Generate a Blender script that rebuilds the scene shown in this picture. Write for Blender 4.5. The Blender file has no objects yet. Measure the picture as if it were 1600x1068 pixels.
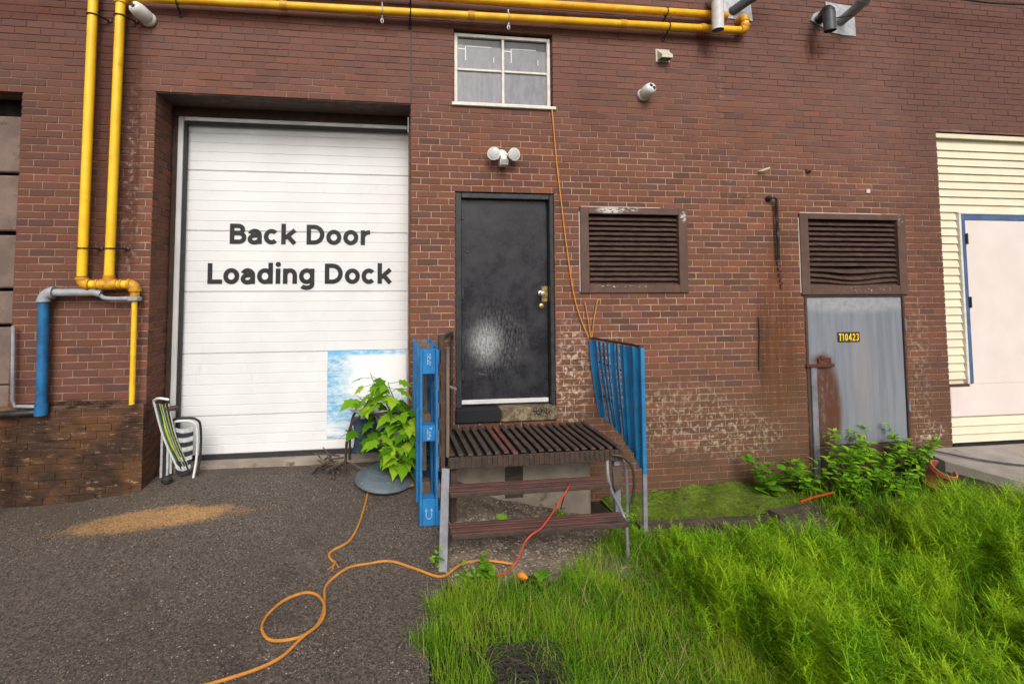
import bpy, bmesh, math, random
import numpy as np
from mathutils import Vector, Matrix

random.seed(7)
rng = np.random.default_rng(7)
R = math.radians
scene = bpy.context.scene
col = scene.collection

# ------------------------------------------------------------------ camera
CAM = Vector((0.0, -5.11, 1.78)); YAW = R(8.1); PITCH = R(3.2)
cd = bpy.data.cameras.new('camera'); co = bpy.data.objects.new('camera', cd); col.objects.link(co)
cd.sensor_width = 36.0; cd.lens = 18.0          # 800 px focal length on a 1600 px wide frame
cd.shift_x = 100 / 1600; cd.shift_y = -144 / 1600
cd.clip_start = 0.05; cd.clip_end = 500
co.location = CAM; co.rotation_euler = (R(90) + PITCH, 0, -YAW)
scene.camera = co

# ------------------------------------------------------------------ world, sun, exposure
SUN_EL, SUN_AZ = R(38), R(184)                   # sun behind the camera, slightly to its left, veiled by cloud
w = bpy.data.worlds.new('World'); scene.world = w; w.use_nodes = True
nt = w.node_tree; bg = nt.nodes['Background']
sky = nt.nodes.new('ShaderNodeTexSky'); sky.sky_type = 'NISHITA'; sky.sun_disc = False
sky.sun_elevation = SUN_EL; sky.sun_rotation = SUN_AZ
sky.air_density = 0.8; sky.dust_density = 6.0; sky.ozone_density = 0.4
hs = nt.nodes.new('ShaderNodeHueSaturation'); hs.inputs['Saturation'].default_value = 0.35
nt.links.new(sky.outputs[0], hs.inputs['Color']); nt.links.new(hs.outputs[0], bg.inputs[0])
bg.inputs[1].default_value = 0.13
sd = bpy.data.lights.new('sun', 'SUN'); sd.energy = 1.5; sd.angle = R(28); sd.color = (1.0, 0.95, 0.88)
so = bpy.data.objects.new('sun', sd); col.objects.link(so)
sdir = Vector((math.sin(SUN_AZ) * math.cos(SUN_EL), math.cos(SUN_AZ) * math.cos(SUN_EL), math.sin(SUN_EL)))
so.rotation_euler = sdir.to_track_quat('Z', 'Y').to_euler(); so.location = (-6, -12, 14)
scene.view_settings.view_transform = 'Standard'; scene.view_settings.look = 'None'
scene.view_settings.exposure = 0.02; scene.view_settings.gamma = 1.0
scene.view_settings.use_curve_mapping = False
scene.cycles.max_bounces = 5; scene.cycles.diffuse_bounces = 3; scene.cycles.transparent_max_bounces = 6
scene.cycles.use_denoising = True; scene.cycles.denoiser = 'OPENIMAGEDENOISE'; scene.cycles.denoising_prefilter = 'NONE'; scene.cycles.denoising_input_passes = 'RGB_ALBEDO_NORMAL'

# ------------------------------------------------------------------ ground heights
def sst(a, b, x):
    t = min(1, max(0, (x - a) / (b - a))); return t * t * (3 - 2 * t)
def h_asphalt(x, y):
    z = -0.088 + 0.17 * max(min(y, 0.0), -1.4)
    if y < -1.4: z += 0.07 * max(y + 1.4, -2.5)
    return z - 0.12 * sst(-1.5, -3.1, x)
def h_soil(x, y):
    a = h_asphalt(0.5, y) - 0.02
    b = -0.47 - 0.03 * sst(-0.5, -2.5, y) + 0.03 * math.sin(x * 2.1 + y * 1.7)
    b += 0.22 * sst(5.0, 6.4, x) * sst(-1.6, -0.3, y)
    t = sst(0.5, 2.3, x)
    return a * (1 - t) + b * t

# ------------------------------------------------------------------ mesh helpers
class MB:
    def __init__(s): s.v = []; s.f = []
    def add(s, vs, fs):
        n = len(s.v); s.v += [tuple(p) for p in vs]; s.f += [tuple(i + n for i in q) for q in fs]; return s
    def box(s, x0, x1, y0, y1, z0, z1):
        return s.add([(x0,y0,z0),(x1,y0,z0),(x1,y1,z0),(x0,y1,z0),(x0,y0,z1),(x1,y0,z1),(x1,y1,z1),(x0,y1,z1)],
                     [(0,3,2,1),(4,5,6,7),(0,1,5,4),(1,2,6,5),(2,3,7,6),(3,0,4,7)])
    def cbox(s, x0, x1, y0, y1, z0, z1, c=0.004):
        c = min(c, (x1-x0)*.45, (y1-y0)*.45, (z1-z0)*.45)
        X = (x0, x1); Y = (y0, y1); Z = (z0, z1); idx = {}; vs = []
        for i in (0,1):
            for j in (0,1):
                for k in (0,1):
                    for a in range(3):
                        d = [(1-2*i)*c, (1-2*j)*c, (1-2*k)*c]; d[a] = 0
                        idx[i,j,k,a] = len(vs); vs.append((X[i]+d[0], Y[j]+d[1], Z[k]+d[2]))
        fs = []
        for a in range(3):
            for e in (0,1):
                q = []
                for (m, n) in ((0,0),(1,0),(1,1),(0,1)):
                    t = [0,0,0]; t[a] = e; t[(a+1)%3] = m; t[(a+2)%3] = n; q.append(idx[t[0],t[1],t[2],a])
                fs.append(tuple(q if e else q[::-1]))
        for a in range(3):
            b, c2 = (a+1)%3, (a+2)%3
            for m in (0,1):
                for n in (0,1):
                    t0 = [0,0,0]; t0[b] = m; t0[c2] = n; t1 = list(t0); t1[a] = 1
                    q = [idx[(*t0, b)], idx[(*t1, b)], idx[(*t1, c2)], idx[(*t0, c2)]]
                    fs.append(tuple(q if m == n else q[::-1]))
        for i in (0,1):
            for j in (0,1):
                for k in (0,1):
                    q = (idx[i,j,k,0], idx[i,j,k,1], idx[i,j,k,2])
                    fs.append(q if (i+j+k) % 2 else q[::-1])
        return s.add(vs, fs)
    def tube(s, pts, r, seg=10, closed=False, cap=True):
        pts = [Vector(p) for p in pts]; n = len(pts)
        rs = r if isinstance(r, (list, tuple)) else [r] * n
        T = []
        for i in range(n):
            a = pts[(i-1) % n] if (closed or i) else pts[0]; b = pts[(i+1) % n] if (closed or i < n-1) else pts[-1]
            T.append((b - a).normalized())
        u = T[0].orthogonal().normalized(); vs = []
        for i in range(n):
            u = (u - T[i] * u.dot(T[i])).normalized(); v = T[i].cross(u)
            for k in range(seg):
                a = 2 * math.pi * k / seg; vs.append(pts[i] + (u * math.cos(a) + v * math.sin(a)) * rs[i])
        fs = []
        for i in range(n if closed else n - 1):
            j = (i + 1) % n
            for k in range(seg):
                l = (k + 1) % seg; fs.append((i*seg+k, i*seg+l, j*seg+l, j*seg+k))
        if cap and not closed:
            fs.append(tuple(range(seg))[::-1]); fs.append(tuple((n-1)*seg + k for k in range(seg)))
        return s.add(vs, fs)
    def lathe(s, prof, origin, axis, seg=20):
        ax = Vector(axis).normalized(); u = ax.orthogonal().normalized(); v = ax.cross(u); o = Vector(origin); vs = []
        for (r, h) in prof:
            for k in range(seg):
                a = 2*math.pi*k/seg; vs.append(o + ax*h + (u*math.cos(a) + v*math.sin(a))*max(r, 1e-4))
        n = len(prof); fs = []
        for i in range(n-1):
            for k in range(seg):
                l = (k+1) % seg; fs.append((i*seg+k, i*seg+l, (i+1)*seg+l, (i+1)*seg+k))
        fs.append(tuple(range(seg))[::-1]); fs.append(tuple((n-1)*seg+k for k in range(seg)))
        return s.add(vs, fs)
    def beam(s, a, b, wx, wy, up=(0,0,1)):
        a = Vector(a); b = Vector(b); t = (b-a).normalized(); u = t.cross(Vector(up)).normalized(); v = t.cross(u)
        vs = [p + u*sx*wx/2 + v*sy*wy/2 for p in (a, b) for sx, sy in ((-1,-1),(1,-1),(1,1),(-1,1))]
        return s.add(vs, [(3,2,1,0),(4,5,6,7),(0,1,5,4),(1,2,6,5),(2,3,7,6),(3,0,4,7)])
    def prism(s, outline, y0, y1):
        n = len(outline)
        vs = [(x, y0, z) for x, z in outline] + [(x, y1, z) for x, z in outline]
        fs = [tuple(range(n)), tuple(range(2*n-1, n-1, -1))] + [(i, (i+1) % n + n*0, (i+1) % n + n, i+n)[::-1] for i in range(n)]
        return s.add(vs, fs)
    def sheet(s, nx, ny, fn):
        vs = [fn(i / nx, j / ny) for j in range(ny+1) for i in range(nx+1)]
        fs = [(j*(nx+1)+i, j*(nx+1)+i+1, (j+1)*(nx+1)+i+1, (j+1)*(nx+1)+i) for j in range(ny) for i in range(nx)]
        return s.add(vs, fs)
    def mesh(s, name, m, smooth=False, fix=True):
        me = bpy.data.meshes.new(name); me.from_pydata(s.v, [], s.f)
        if fix:
            bm = bmesh.new(); bm.from_mesh(me); bmesh.ops.recalc_face_normals(bm, faces=bm.faces); bm.to_mesh(me); bm.free()
        if smooth:
            me.polygons.foreach_set('use_smooth', [True] * len(me.polygons)); me.set_sharp_from_angle(angle=R(40))
        me.materials.append(m); me.update(); return me
    def build(s, name, m, parent=None, smooth=False, label=None, fix=True):
        return link(name, s.mesh(name, m, smooth, fix), parent, label)
def link(name, me, parent=None, label=None):
    o = bpy.data.objects.new(name, me); col.objects.link(o)
    if parent is not None:
        o.parent = parent
        if parent.type == 'EMPTY': o.matrix_parent_inverse = Matrix.Translation(-parent.location)
    if label: o['label'] = label
    return o
def thing(name, label, cat, loc=(0,0,0), group=None):
    o = bpy.data.objects.new(name, None); o.empty_display_size = .1; col.objects.link(o); o.location = loc
    return tag(o, label, cat, group)
def tag(o, label, cat, group=None):
    o['label'] = label; o['category'] = cat
    if group: o['group'] = group
    return o
def struct(o): o['kind'] = 'structure'; return o
def arc(c, r, a0, a1, n, u, v):
    c = Vector(c); u = Vector(u); v = Vector(v)
    return [c + u*r*math.cos(a0+(a1-a0)*i/n) + v*r*math.sin(a0+(a1-a0)*i/n) for i in range(n+1)]
def smooth_path(pts, n=8):
    p = [Vector(q) for q in pts]; p = [p[0]*2-p[1]] + p + [p[-1]*2-p[-2]]; out = []
    for i in range(1, len(p)-2):
        for k in range(n):
            t = k/n; a, b, c, d = p[i-1], p[i], p[i+1], p[i+2]
            out.append(.5*((2*b)+(c-a)*t+(2*a-5*b+4*c-d)*t*t+(3*b-a-3*c+d)*t**3))
    return out + [p[-2]]

# ------------------------------------------------------------------ material helpers
class NT:
    def __init__(s, name):
        s.m = bpy.data.materials.new(name); s.m.use_nodes = True; s.t = s.m.node_tree
        s.b = s.t.nodes['Principled BSDF']; s.pos = s.n('ShaderNodeNewGeometry').outputs['Position']
    def n(s, typ, **kw):
        o = s.t.nodes.new(typ)
        for k, v in kw.items(): setattr(o, k, v)
        return o
    def put(s, sock, v):
        if hasattr(v, 'is_linked') or isinstance(v, bpy.types.NodeSocket): s.t.links.new(v, sock)
        elif isinstance(v, (tuple, list)) and len(v) == 3 and sock.type == 'RGBA': sock.default_value = (*v, 1)
        else: sock.default_value = v
    def noise(s, scale, detail=4, rough=.55, vec=None, stretch=None):
        vec = vec or s.pos
        if stretch:
            q = s.n('ShaderNodeVectorMath', operation='MULTIPLY'); s.put(q.inputs[0], vec); q.inputs[1].default_value = stretch; vec = q.outputs[0]
        o = s.n('ShaderNodeTexNoise'); s.put(o.inputs['Vector'], vec); o.inputs['Scale'].default_value = scale
        o.inputs['Detail'].default_value = detail; o.inputs['Roughness'].default_value = rough; return o.outputs[0]
    def ramp(s, x, lo, hi, a=0., b=1.):
        o = s.n('ShaderNodeMapRange', interpolation_type='SMOOTHSTEP'); s.put(o.inputs[0], x)
        for i, v in enumerate((lo, hi, a, b)): o.inputs[i+1].default_value = v
        return o.outputs[0]
    def mul(s, a, b, op='MULTIPLY'):
        o = s.n('ShaderNodeMath', operation=op); s.put(o.inputs[0], a); s.put(o.inputs[1], b); return o.outputs[0]
    def mix(s, f, a, b, blend='MIX'):
        o = s.n('ShaderNodeMix', data_type='RGBA', blend_type=blend); s.put(o.inputs[0], f); s.put(o.inputs[6], a); s.put(o.inputs[7], b)
        return o.outputs[2]
    def blob(s, x, z, rx, rz, inner=.3, axes='xz'):
        a = s.n('ShaderNodeVectorMath', operation='SUBTRACT'); s.put(a.inputs[0], s.pos); a.inputs[1].default_value = (x, 0, z) if axes == 'xz' else (x, z, 0)
        b = s.n('ShaderNodeVectorMath', operation='MULTIPLY'); s.put(b.inputs[0], a.outputs[0]); b.inputs[1].default_value = (1/rx, 0, 1/rz) if axes == 'xz' else (1/rx, 1/rz, 0)
        c = s.n('ShaderNodeVectorMath', operation='LENGTH'); s.put(c.inputs[0], b.outputs[0])
        return s.ramp(c.outputs['Value'], inner, 1., 1., 0.)
    def bump(s, h, strength, dist=.01):
        o = s.n('ShaderNodeBump'); s.put(o.inputs['Height'], h); o.inputs['Strength'].default_value = strength; o.inputs['Distance'].default_value = dist
        s.t.links.new(o.outputs[0], s.b.inputs['Normal'])
    def done(s, color=None, rough=None, metal=None, spec=None):
        for k, v in (('Base Color', color), ('Roughness', rough), ('Metallic', metal), ('Specular IOR Level', spec)):
            if v is not None: s.put(s.b.inputs[k], v)
        return s.m
def mat(name, c1, c2=None, scale=9, rough=.7, metal=0., bump=0., bscale=80, wear=(), spec=.4, stretch=None, dist=.004):
    s = NT(name); c2 = c2 or tuple(x * .72 for x in c1)
    c = s.mix(s.ramp(s.noise(scale, 5, .6, stretch=stretch), .32, .68), c1, c2)
    for (wc, ws, lo, hi, wst) in wear: c = s.mix(s.ramp(s.noise(ws, 6, .65, stretch=wst), lo, hi), c, wc)
    if bump: s.bump(s.noise(bscale, 4, .6, stretch=stretch), bump, dist)
    r = s.ramp(s.noise(scale * 2.3, 3), .3, .7, max(.05, rough - .12), min(1, rough + .12))
    return s.done(c, r, metal, spec)

# wall materials: weathering and pipe shadow laid over the bricks' own colours
def weathered_with_shadow(s, c, mortar=False):
    nz = s.noise(3.2, 6, .65); nf = s.noise(17, 5, .7); ns = s.noise(5, 5, .6, stretch=(4, 4, .35))
    sep = s.n('ShaderNodeSeparateXYZ'); s.put(sep.inputs[0], s.pos); z = sep.outputs[2]; x = sep.outputs[0]
    # upper courses: greyer and more purple tint
    up = s.mul(s.ramp(s.mul(s.mul(z, s.mul(nz, 1.0), 'ADD'), s.mul(s.ramp(x, 3.5, 7), .9), 'ADD'), 3.2, 5.0), .95)
    c = s.mix(up, c, s.mix(.55, c, (.168, .094, .084)))
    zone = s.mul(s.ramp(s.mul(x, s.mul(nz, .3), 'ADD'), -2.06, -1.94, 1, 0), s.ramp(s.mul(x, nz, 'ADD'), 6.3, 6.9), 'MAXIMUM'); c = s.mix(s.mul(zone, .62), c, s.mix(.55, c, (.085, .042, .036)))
    # rust run-off beside the coil
    for (bx, bz, rx, rz, k, cc) in ((4.42, 1.25, .34, 1.70, .70, (.125, .043, .015)), (4.45, .70, .55, 1.1, .55, (.105, .048, .02)), (4.20, 1.05, .12, .8, .7, (.06, .025, .012)),
                                    (4.93, 4.42, .10, .22, .8, (.10, .033, .014)), (5.08, 4.40, .12, .13, .5, (.11, .04, .02)),
                                    (3.62, 4.33, .22, .14, .55, (.09, .04, .028))):
        f = s.mul(s.mul(s.blob(bx, bz, rx, rz, .2), s.ramp(ns, .25, .6)), k); c = s.mix(f, c, cc)
    # pipe shadow, stain and unfaded brick painted together along the gas pipes
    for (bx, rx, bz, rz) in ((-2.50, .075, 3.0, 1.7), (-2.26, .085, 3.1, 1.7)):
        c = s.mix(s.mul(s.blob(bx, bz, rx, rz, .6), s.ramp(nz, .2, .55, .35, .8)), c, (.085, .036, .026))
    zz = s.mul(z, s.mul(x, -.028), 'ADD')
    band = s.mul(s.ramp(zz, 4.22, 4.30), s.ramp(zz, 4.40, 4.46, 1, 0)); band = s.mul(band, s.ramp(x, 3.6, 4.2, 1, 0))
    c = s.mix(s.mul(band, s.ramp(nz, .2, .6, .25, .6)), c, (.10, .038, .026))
    # damp and soot near the ground
    lowL = s.mul(s.ramp(z, .1, .9, 1, 0), s.ramp(x, -2.2, -1.7, 1, 0)); c = s.mix(s.mul(lowL, s.ramp(nz, .3, .6, .3, .75)), c, (.060, .036, .024))
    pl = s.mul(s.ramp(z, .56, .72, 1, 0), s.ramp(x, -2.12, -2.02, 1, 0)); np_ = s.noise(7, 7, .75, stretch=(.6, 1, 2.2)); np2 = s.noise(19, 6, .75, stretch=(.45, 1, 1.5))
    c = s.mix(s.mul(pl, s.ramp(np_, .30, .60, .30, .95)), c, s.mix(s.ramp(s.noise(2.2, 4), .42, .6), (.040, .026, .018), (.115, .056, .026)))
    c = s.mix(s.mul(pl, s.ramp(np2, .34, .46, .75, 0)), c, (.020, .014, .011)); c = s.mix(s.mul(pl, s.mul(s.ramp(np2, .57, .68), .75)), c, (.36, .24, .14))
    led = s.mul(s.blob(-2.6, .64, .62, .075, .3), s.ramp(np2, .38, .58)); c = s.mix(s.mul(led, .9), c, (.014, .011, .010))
    lowR = s.mul(s.ramp(z, -.1, 1.3, 1, 0), s.ramp(x, 1.7, 2.0)); c = s.mix(s.mul(lowR, s.ramp(nz, .3, .65, .30, .80)), c, (.098, .060, .036))
    # chipped mortar smears and lime bloom
    for (bx, bz, rx, rz, k) in ((2.02, .80, .26, .72, 1.0), (3.2, .30, .95, .50, .50), (2.48, .75, .26, .6, .75), (3.9, .10, .7, .35, .5), (6.30, .02, .26, .16, .9), (6.2, .7, .2, 1.2, .35)):
        f = s.mul(s.mul(s.blob(bx, bz, rx, rz, .35), s.ramp(nf, .50 if not mortar else .36, .62)), k); c = s.mix(f, c, (.50, .40, .29))
    for (bx, bz, rx, rz, k) in ((3.86, 2.9, .05, .45, .6), (4.10, 2.85, .05, .35, .6), (3.80, 3.9, .06, .5, .35), (-2.26, 2.6, .16, 1.5, .55)):
        f = s.mul(s.mul(s.blob(bx, bz, rx, rz, .2), s.ramp(nf, .50, .68)), k); c = s.mix(f, c, (.42, .33, .28))
    return c
def brick_mat(name, src):
    s = NT(name)
    if src == 'object': base = s.n('ShaderNodeObjectInfo').outputs['Color']
    else:
        a = s.n('ShaderNodeVertexColor'); a.layer_name = 'tint'; base = a.outputs[0]
    fine = s.noise(70, 5, .7); c = s.mix(s.ramp(fine, .3, .75, 0, .45), base, s.mix(.5, base, (.07, .04, .035)))
    c = s.mix(s.ramp(s.noise(38, 3, .6), .62, .74, 0, .35), c, (.36, .22, .17))
    c = weathered_with_shadow(s, c)
    s.bump(s.noise(190, 4, .7), .35, .004)
    return s.done(c, .92, 0, .12)
def mortar_mat():
    s = NT('mortar'); nz = s.noise(6, 6, .7)
    sep = s.n('ShaderNodeSeparateXYZ'); s.put(sep.inputs[0], s.pos)
    c = s.mix(s.ramp(nz, .35, .65), (.45, .31, .225), (.25, .15, .11))
    dark = s.ramp(s.mul(sep.outputs[2], s.mul(s.noise(1.1, 3), 2.6), 'ADD'), 4.3, 5.4)
    c = s.mix(s.mul(dark, .85), c, (.085, .045, .038))
    c = weathered_with_shadow(s, c, True); s.bump(s.noise(120, 4, .7), .5, .006)
    return s.done(c, .95, 0, .1)
M = {}
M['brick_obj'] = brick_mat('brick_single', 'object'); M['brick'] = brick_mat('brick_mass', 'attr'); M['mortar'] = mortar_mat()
M['white_panel'] = mat('white_enamel', (.72, .72, .725), (.67, .67, .68), 2.5, .42, 0, .06, 30, wear=[((.56, .55, .54), 7, .62, .8, (1, 1, .3)), ((.42, .38, .33), 30, .71, .78, None)])
M['rubber'] = mat('black_rubber', (.03, .03, .032), (.018, .018, .02), 30, .6)
M['galv'] = mat('galvanised_steel', (.55, .56, .57), (.38, .39, .41), 14, .42, .55, .15, 60, wear=[((.25, .22, .19), 22, .66, .78, None)])
M['alu'] = mat('aluminium', (.70, .70, .69), (.64, .64, .635), 3, .42, .25, wear=[((.40, .38, .36), 30, .70, .78, None)])
M['white_paint'] = mat('off_white_paint', (.72, .69, .63), (.60, .56, .50), 14, .5, wear=[((.25, .17, .12), 30, .68, .76, None)])
M['white_plastic'] = mat('white_plastic', (.74, .73, .70), (.66, .65, .61), 12, .4)
M['cream_plastic'] = mat('cream_plastic', (.58, .54, .45), (.46, .42, .35), 18, .5)
M['lens'] = mat('dark_lens', (.02, .02, .025), (.03, .03, .04), 20, .12)
M['letter'] = mat('black_lettering', (.018, .018, .018), (.014, .014, .014), 10, .6)
M['brown_paint'] = mat('brown_paint', (.088, .048, .036), (.062, .034, .027), 7, .55, 0, .2, 60, wear=[((.50, .44, .38), 16, .71, .74, (1, 1, 2.5))])
def vent_frame():
    s = NT('brown_vent_frame'); n = s.noise(9, 5, .6); f = s.noise(42, 5, .7, stretch=(.6, 1, 1.6))
    c = s.mix(s.ramp(n, .35, .65), (.120, .070, .055), (.095, .055, .043))
    for (bx, bz, rx, rz, lo) in ((2.46, 2.50, .20, .05, .44), (2.68, 2.51, .16, .035, .52), (3.29, 2.44, .05, .08, .48), (2.6, 1.70, .5, .03, .58), (5.5, 1.66, .6, .05, .60), (6.0, 2.45, .07, .08, .56)):
        c = s.mix(s.mul(s.blob(bx, bz, rx, rz, .3), s.ramp(f, lo, lo+.06)), c, (.56, .53, .50))
    s.bump(n, .1, .004); return s.done(c, .6, 0, .25)
M['brown_frame'] = vent_frame()
M['louvre'] = mat('brown_louvre', (.110, .066, .052), (.07, .042, .035), 12, .5, .05, .2, 70, wear=[((.30, .24, .2), 40, .70, .76, (.3, 1, 1)), ((.10, .03, .015), 10, .62, .72, None)])
M['dark_void'] = mat('dark_inside', (.006, .005, .005), (.004, .004, .004), 5, .9)
M['lintel'] = mat('rusty_lintel', (.075, .042, .027), (.045, .028, .020), 5, .75, .0, .4, 50, wear=[((.16, .045, .025), 9, .60, .70, None), ((.30, .22, .16), 30, .70, .76, None)])
def black_door():
    s = NT('scuffed_black_door_with_glow'); n1 = s.noise(6, 6, .65); n2 = s.noise(60, 5, .75, stretch=(1, 1, .25)); n3 = s.noise(45, 4, .7)
    c = s.mix(s.ramp(n1, .35, .7), (.016, .016, .020), (.030, .030, .036))
    sp = s.noise(110, 5, .8, stretch=(1, 1, .35)); f = s.mul(s.blob(1.13, 1.12, .24, .30, .0), s.ramp(sp, .34, .62, .05, 1)); c = s.mix(s.mul(f, .62), c, (.66, .66, .67)); f = s.mul(s.blob(1.22, 1.15, .50, .55, .0), s.ramp(n2, .40, .66)); c = s.mix(s.mul(f, .30), c, (.42, .42, .43)); f = s.ramp(s.noise(22, 6, .8, stretch=(3, 1, .25)), .66, .70); c = s.mix(s.mul(f, .5), c, (.10, .10, .105))  # soft highlight painted into the colour, broken up by speckled scuffs
    f = s.mul(s.blob(1.12, .80, .13, .05, .1), s.ramp(s.noise(26, 6, .8, stretch=(.5, 1, 1.5)), .52, .60)); c = s.mix(s.mul(f, .6), c, (.5, .5, .5))
    f = s.mul(s.blob(1.35, .95, .6, .7, .1), s.ramp(n3, .64, .72)); c = s.mix(s.mul(f, .6), c, (.35, .35, .36))
    f = s.mul(s.blob(1.4, 1.8, .5, 1.0, .1), s.ramp(n3, .68, .74)); c = s.mix(s.mul(f, .5), c, (.3, .3, .3))
    s.bump(s.noise(90, 4, .6, stretch=(1, 1, .3)), .25, .003)
    return s.done(c, s.ramp(n1, .3, .7, .20, .40), 0, .42)
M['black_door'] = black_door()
M['black_frame'] = mat('black_door_frame', (.035, .038, .042), (.02, .022, .025), 16, .45, wear=[((.25, .25, .24), 40, .69, .74, None)])
M['brass'] = mat('brass', (.60, .42, .16), (.42, .28, .10), 30, .3, .9)
M['steel'] = mat('bright_steel', (.62, .62, .61), (.45, .45, .44), 25, .28, .85)
M['concrete'] = mat('concrete', (.34, .285, .23), (.23, .19, .155), 5, .9, 0, .5, 60, wear=[((.12, .09, .07), 6, .60, .74, None)])
M['slab'] = mat('pale_concrete', (.34, .30, .27), (.26, .225, .20), 4, .9, 0, .4, 90, wear=[((.16, .13, .11), 5, .60, .75, None)])
def sill_mat():
    s = NT('blackened_sill'); n = s.noise(13, 6, .75); c = s.mix(s.ramp(n, .38, .60), (.26, .20, .12), (.09, .07, .05))
    c = s.mix(s.ramp(s.mul(s.blob(1.02, .42, .30, .2, .6), s.ramp(n, .2, .5, .5, 1.2)), .3, .6), c, (.018, .019, .021)); c = s.mix(s.mul(s.blob(1.68, .43, .15, .09, .4), s.ramp(s.noise(60, 4), .42, .56)), c, (.015, .016, .018))
    s.bump(n, .6, .01); return s.done(c, .85, 0, .2)
M['sill_concrete'] = sill_mat()
def frosted():
    s = NT('frosted_pane'); n = s.noise(30, 5, .6, stretch=(1, 1, .25)); c = s.mix(s.ramp(n, .3, .7), (.150, .148, .168), (.215, .212, .235))
    c = s.mix(s.ramp(s.noise(50, 4, .7, stretch=(2, 1, .5)), .70, .74), c, (.6, .6, .6)); s.bump(s.noise(220, 3), .4, .003)
    return s.done(c, .28, 0, .5)
M['frosted'] = frosted()
M['pane'] = mat('dark_window_glass', (.075, .075, .085), (.055, .055, .062), 8, .12)
M['yellow'] = mat('yellow_gas_paint', (.90, .56, .022), (.80, .46, .015), 6, .38, 0, .08, 60, wear=[((.55, .28, .02), 5, .56, .74, (1, 1, .5)), ((.25, .11, .02), 30, .67, .74, None), ((.12, .05, .02), 70, .70, .76, None)])
M['yellow_worn'] = mat('worn_yellow_gas_paint', (.80, .46, .018), (.66, .33, .012), 5, .45, 0, .12, 60, wear=[((.40, .16, .015), 9, .60, .74, (.5, 1, 1)), ((.15, .06, .02), 34, .66, .74, None)])
M['yellow_old'] = mat('rusty_yellow_paint', (.62, .32, .015), (.45, .20, .012), 10, .5, 0, .2, 70, wear=[((.16, .06, .02), 22, .60, .70, None)])
M['black_metal'] = mat('black_metal', (.022, .020, .019), (.035, .028, .024), 20, .5, .2, .2, 90)
M['pvc_grey'] = mat('grey_pvc', (.33, .34, .36), (.25, .26, .28), 14, .5, wear=[((.10, .09, .085), 18, .64, .76, None)])
M['pvc_dark'] = mat('dark_grey_pvc', (.085, .088, .096), (.06, .062, .07), 14, .42, wear=[((.16, .16, .16), 40, .66, .75, None)])
M['pvc_white'] = mat('white_pvc', (.66, .64, .62), (.52, .50, .49), 10, .42, wear=[((.30, .26, .22), 14, .66, .8, (1, 1, .4))])
M['blue_pipe'] = mat('blue_pipe_paint', (.020, .150, .34), (.012, .09, .22), 7, .45, 0, .15, 40, wear=[((.55, .58, .58), 12, .68, .73, (1, 1, .3)), ((.03, .04, .05), 14, .64, .74, None)])
M['blue_wood'] = mat('blue_pallet_paint', (.016, .19, .47), (.012, .13, .34), 7, .7, 0, .3, 90, wear=[((.26, .42, .55), 26, .66, .74, (1, 1, .15)), ((.05, .06, .07), 17, .68, .8, None)])
M['raw_wood'] = mat('weathered_wood', (.20, .145, .105), (.11, .08, .06), 7, .85, 0, .5, 70, stretch=(4, 4, .5))
M['blue_sheet'] = mat('blue_sheet_paint', (.020, .21, .47), (.014, .14, .33), 5, .55, 0, .4, 60, wear=[((.04, .05, .05), 13, .62, .68, (2, 3, .3)), ((.20, .19, .11), 15, .66, .71, (3, 4, .25)), ((.06, .10, .12), 34, .60, .68, (1, 1, .5))])
M['grate'] = mat('rusted_grating', (.085, .058, .048), (.048, .034, .029), 9, .7, .05, .5, 90, wear=[((.13, .045, .032), 6, .56, .70, None), ((.22, .18, .16), 45, .68, .75, None)])
M['grate_red'] = mat('red_oxide_grating', (.17, .062, .047), (.09, .042, .033), 9, .7, .0, .4, 90, wear=[((.05, .035, .03), 12, .58, .70, None)])
M['tread'] = mat('red_brown_tread', (.120, .048, .038), (.060, .032, .026), 7, .6, .0, .5, 60, wear=[((.035, .028, .026), 6, .56, .70, None), ((.30, .16, .12), 60, .70, .75, (.2, 1, 1))], stretch=(.4, 3, 3))
M['grey_steel'] = mat('grey_painted_steel', (.22, .22, .25), (.15, .15, .17), 8, .55, .1, .2, 60, wear=[((.08, .06, .05), 24, .64, .74, None)])
M['black_rust'] = mat('rusted_black_steel', (.040, .030, .026), (.075, .045, .032), 14, .7, .1, .6, 60, wear=[((.20, .16, .13), 50, .68, .74, None)])
def grey_door():
    s = NT('grey_utility_door'); n = s.noise(5, 5, .6, stretch=(3, 3, .25)); n2 = s.noise(16, 5, .7)
    c = s.mix(s.ramp(n, .3, .7), (.235, .25, .29), (.175, .19, .225))
    c = s.mix(s.mul(s.blob(5.38, 1.50, 1.0, .14, .4), s.ramp(n2, .3, .6, .2, .8)), c, (.36, .36, .37))
    c = s.mix(s.mul(s.blob(5.45, .65, .25, .9, .0), .4), c, (.33, .28, .27))
    f = s.mul(s.ramp(s.noise(14, 6, .75, stretch=(1.4, 1, .4)), .22, .50), s.blob(4.97, .32, .24, .68, .6)); c = s.mix(f, c, (.105, .043, .027))
    c = s.mix(s.mul(s.blob(4.93, .86, .20, .12, .1), s.ramp(n2, .25, .5)), c, (.10, .035, .02))
    s.bump(s.noise(60, 4), .12, .004); return s.done(c, .45, .1, .4)
M['grey_door'] = grey_door()
M['rust'] = mat('rust', (.12, .042, .022), (.06, .025, .016), 16, .85, 0, .6, 70)
M['plate_black'] = mat('black_plate', (.02, .018, .015), (.03, .026, .02), 30, .6)
M['sign_yellow'] = mat('yellow_digits', (.85, .55, .02), (.75, .45, .02), 30, .5)
M['siding'] = mat('cream_siding', (.72, .66, .50), (.66, .60, .45), 4, .5, 0, .06, 60, wear=[((.45, .40, .32), 8, .68, .82, (.4, 1, 2))])
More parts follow.
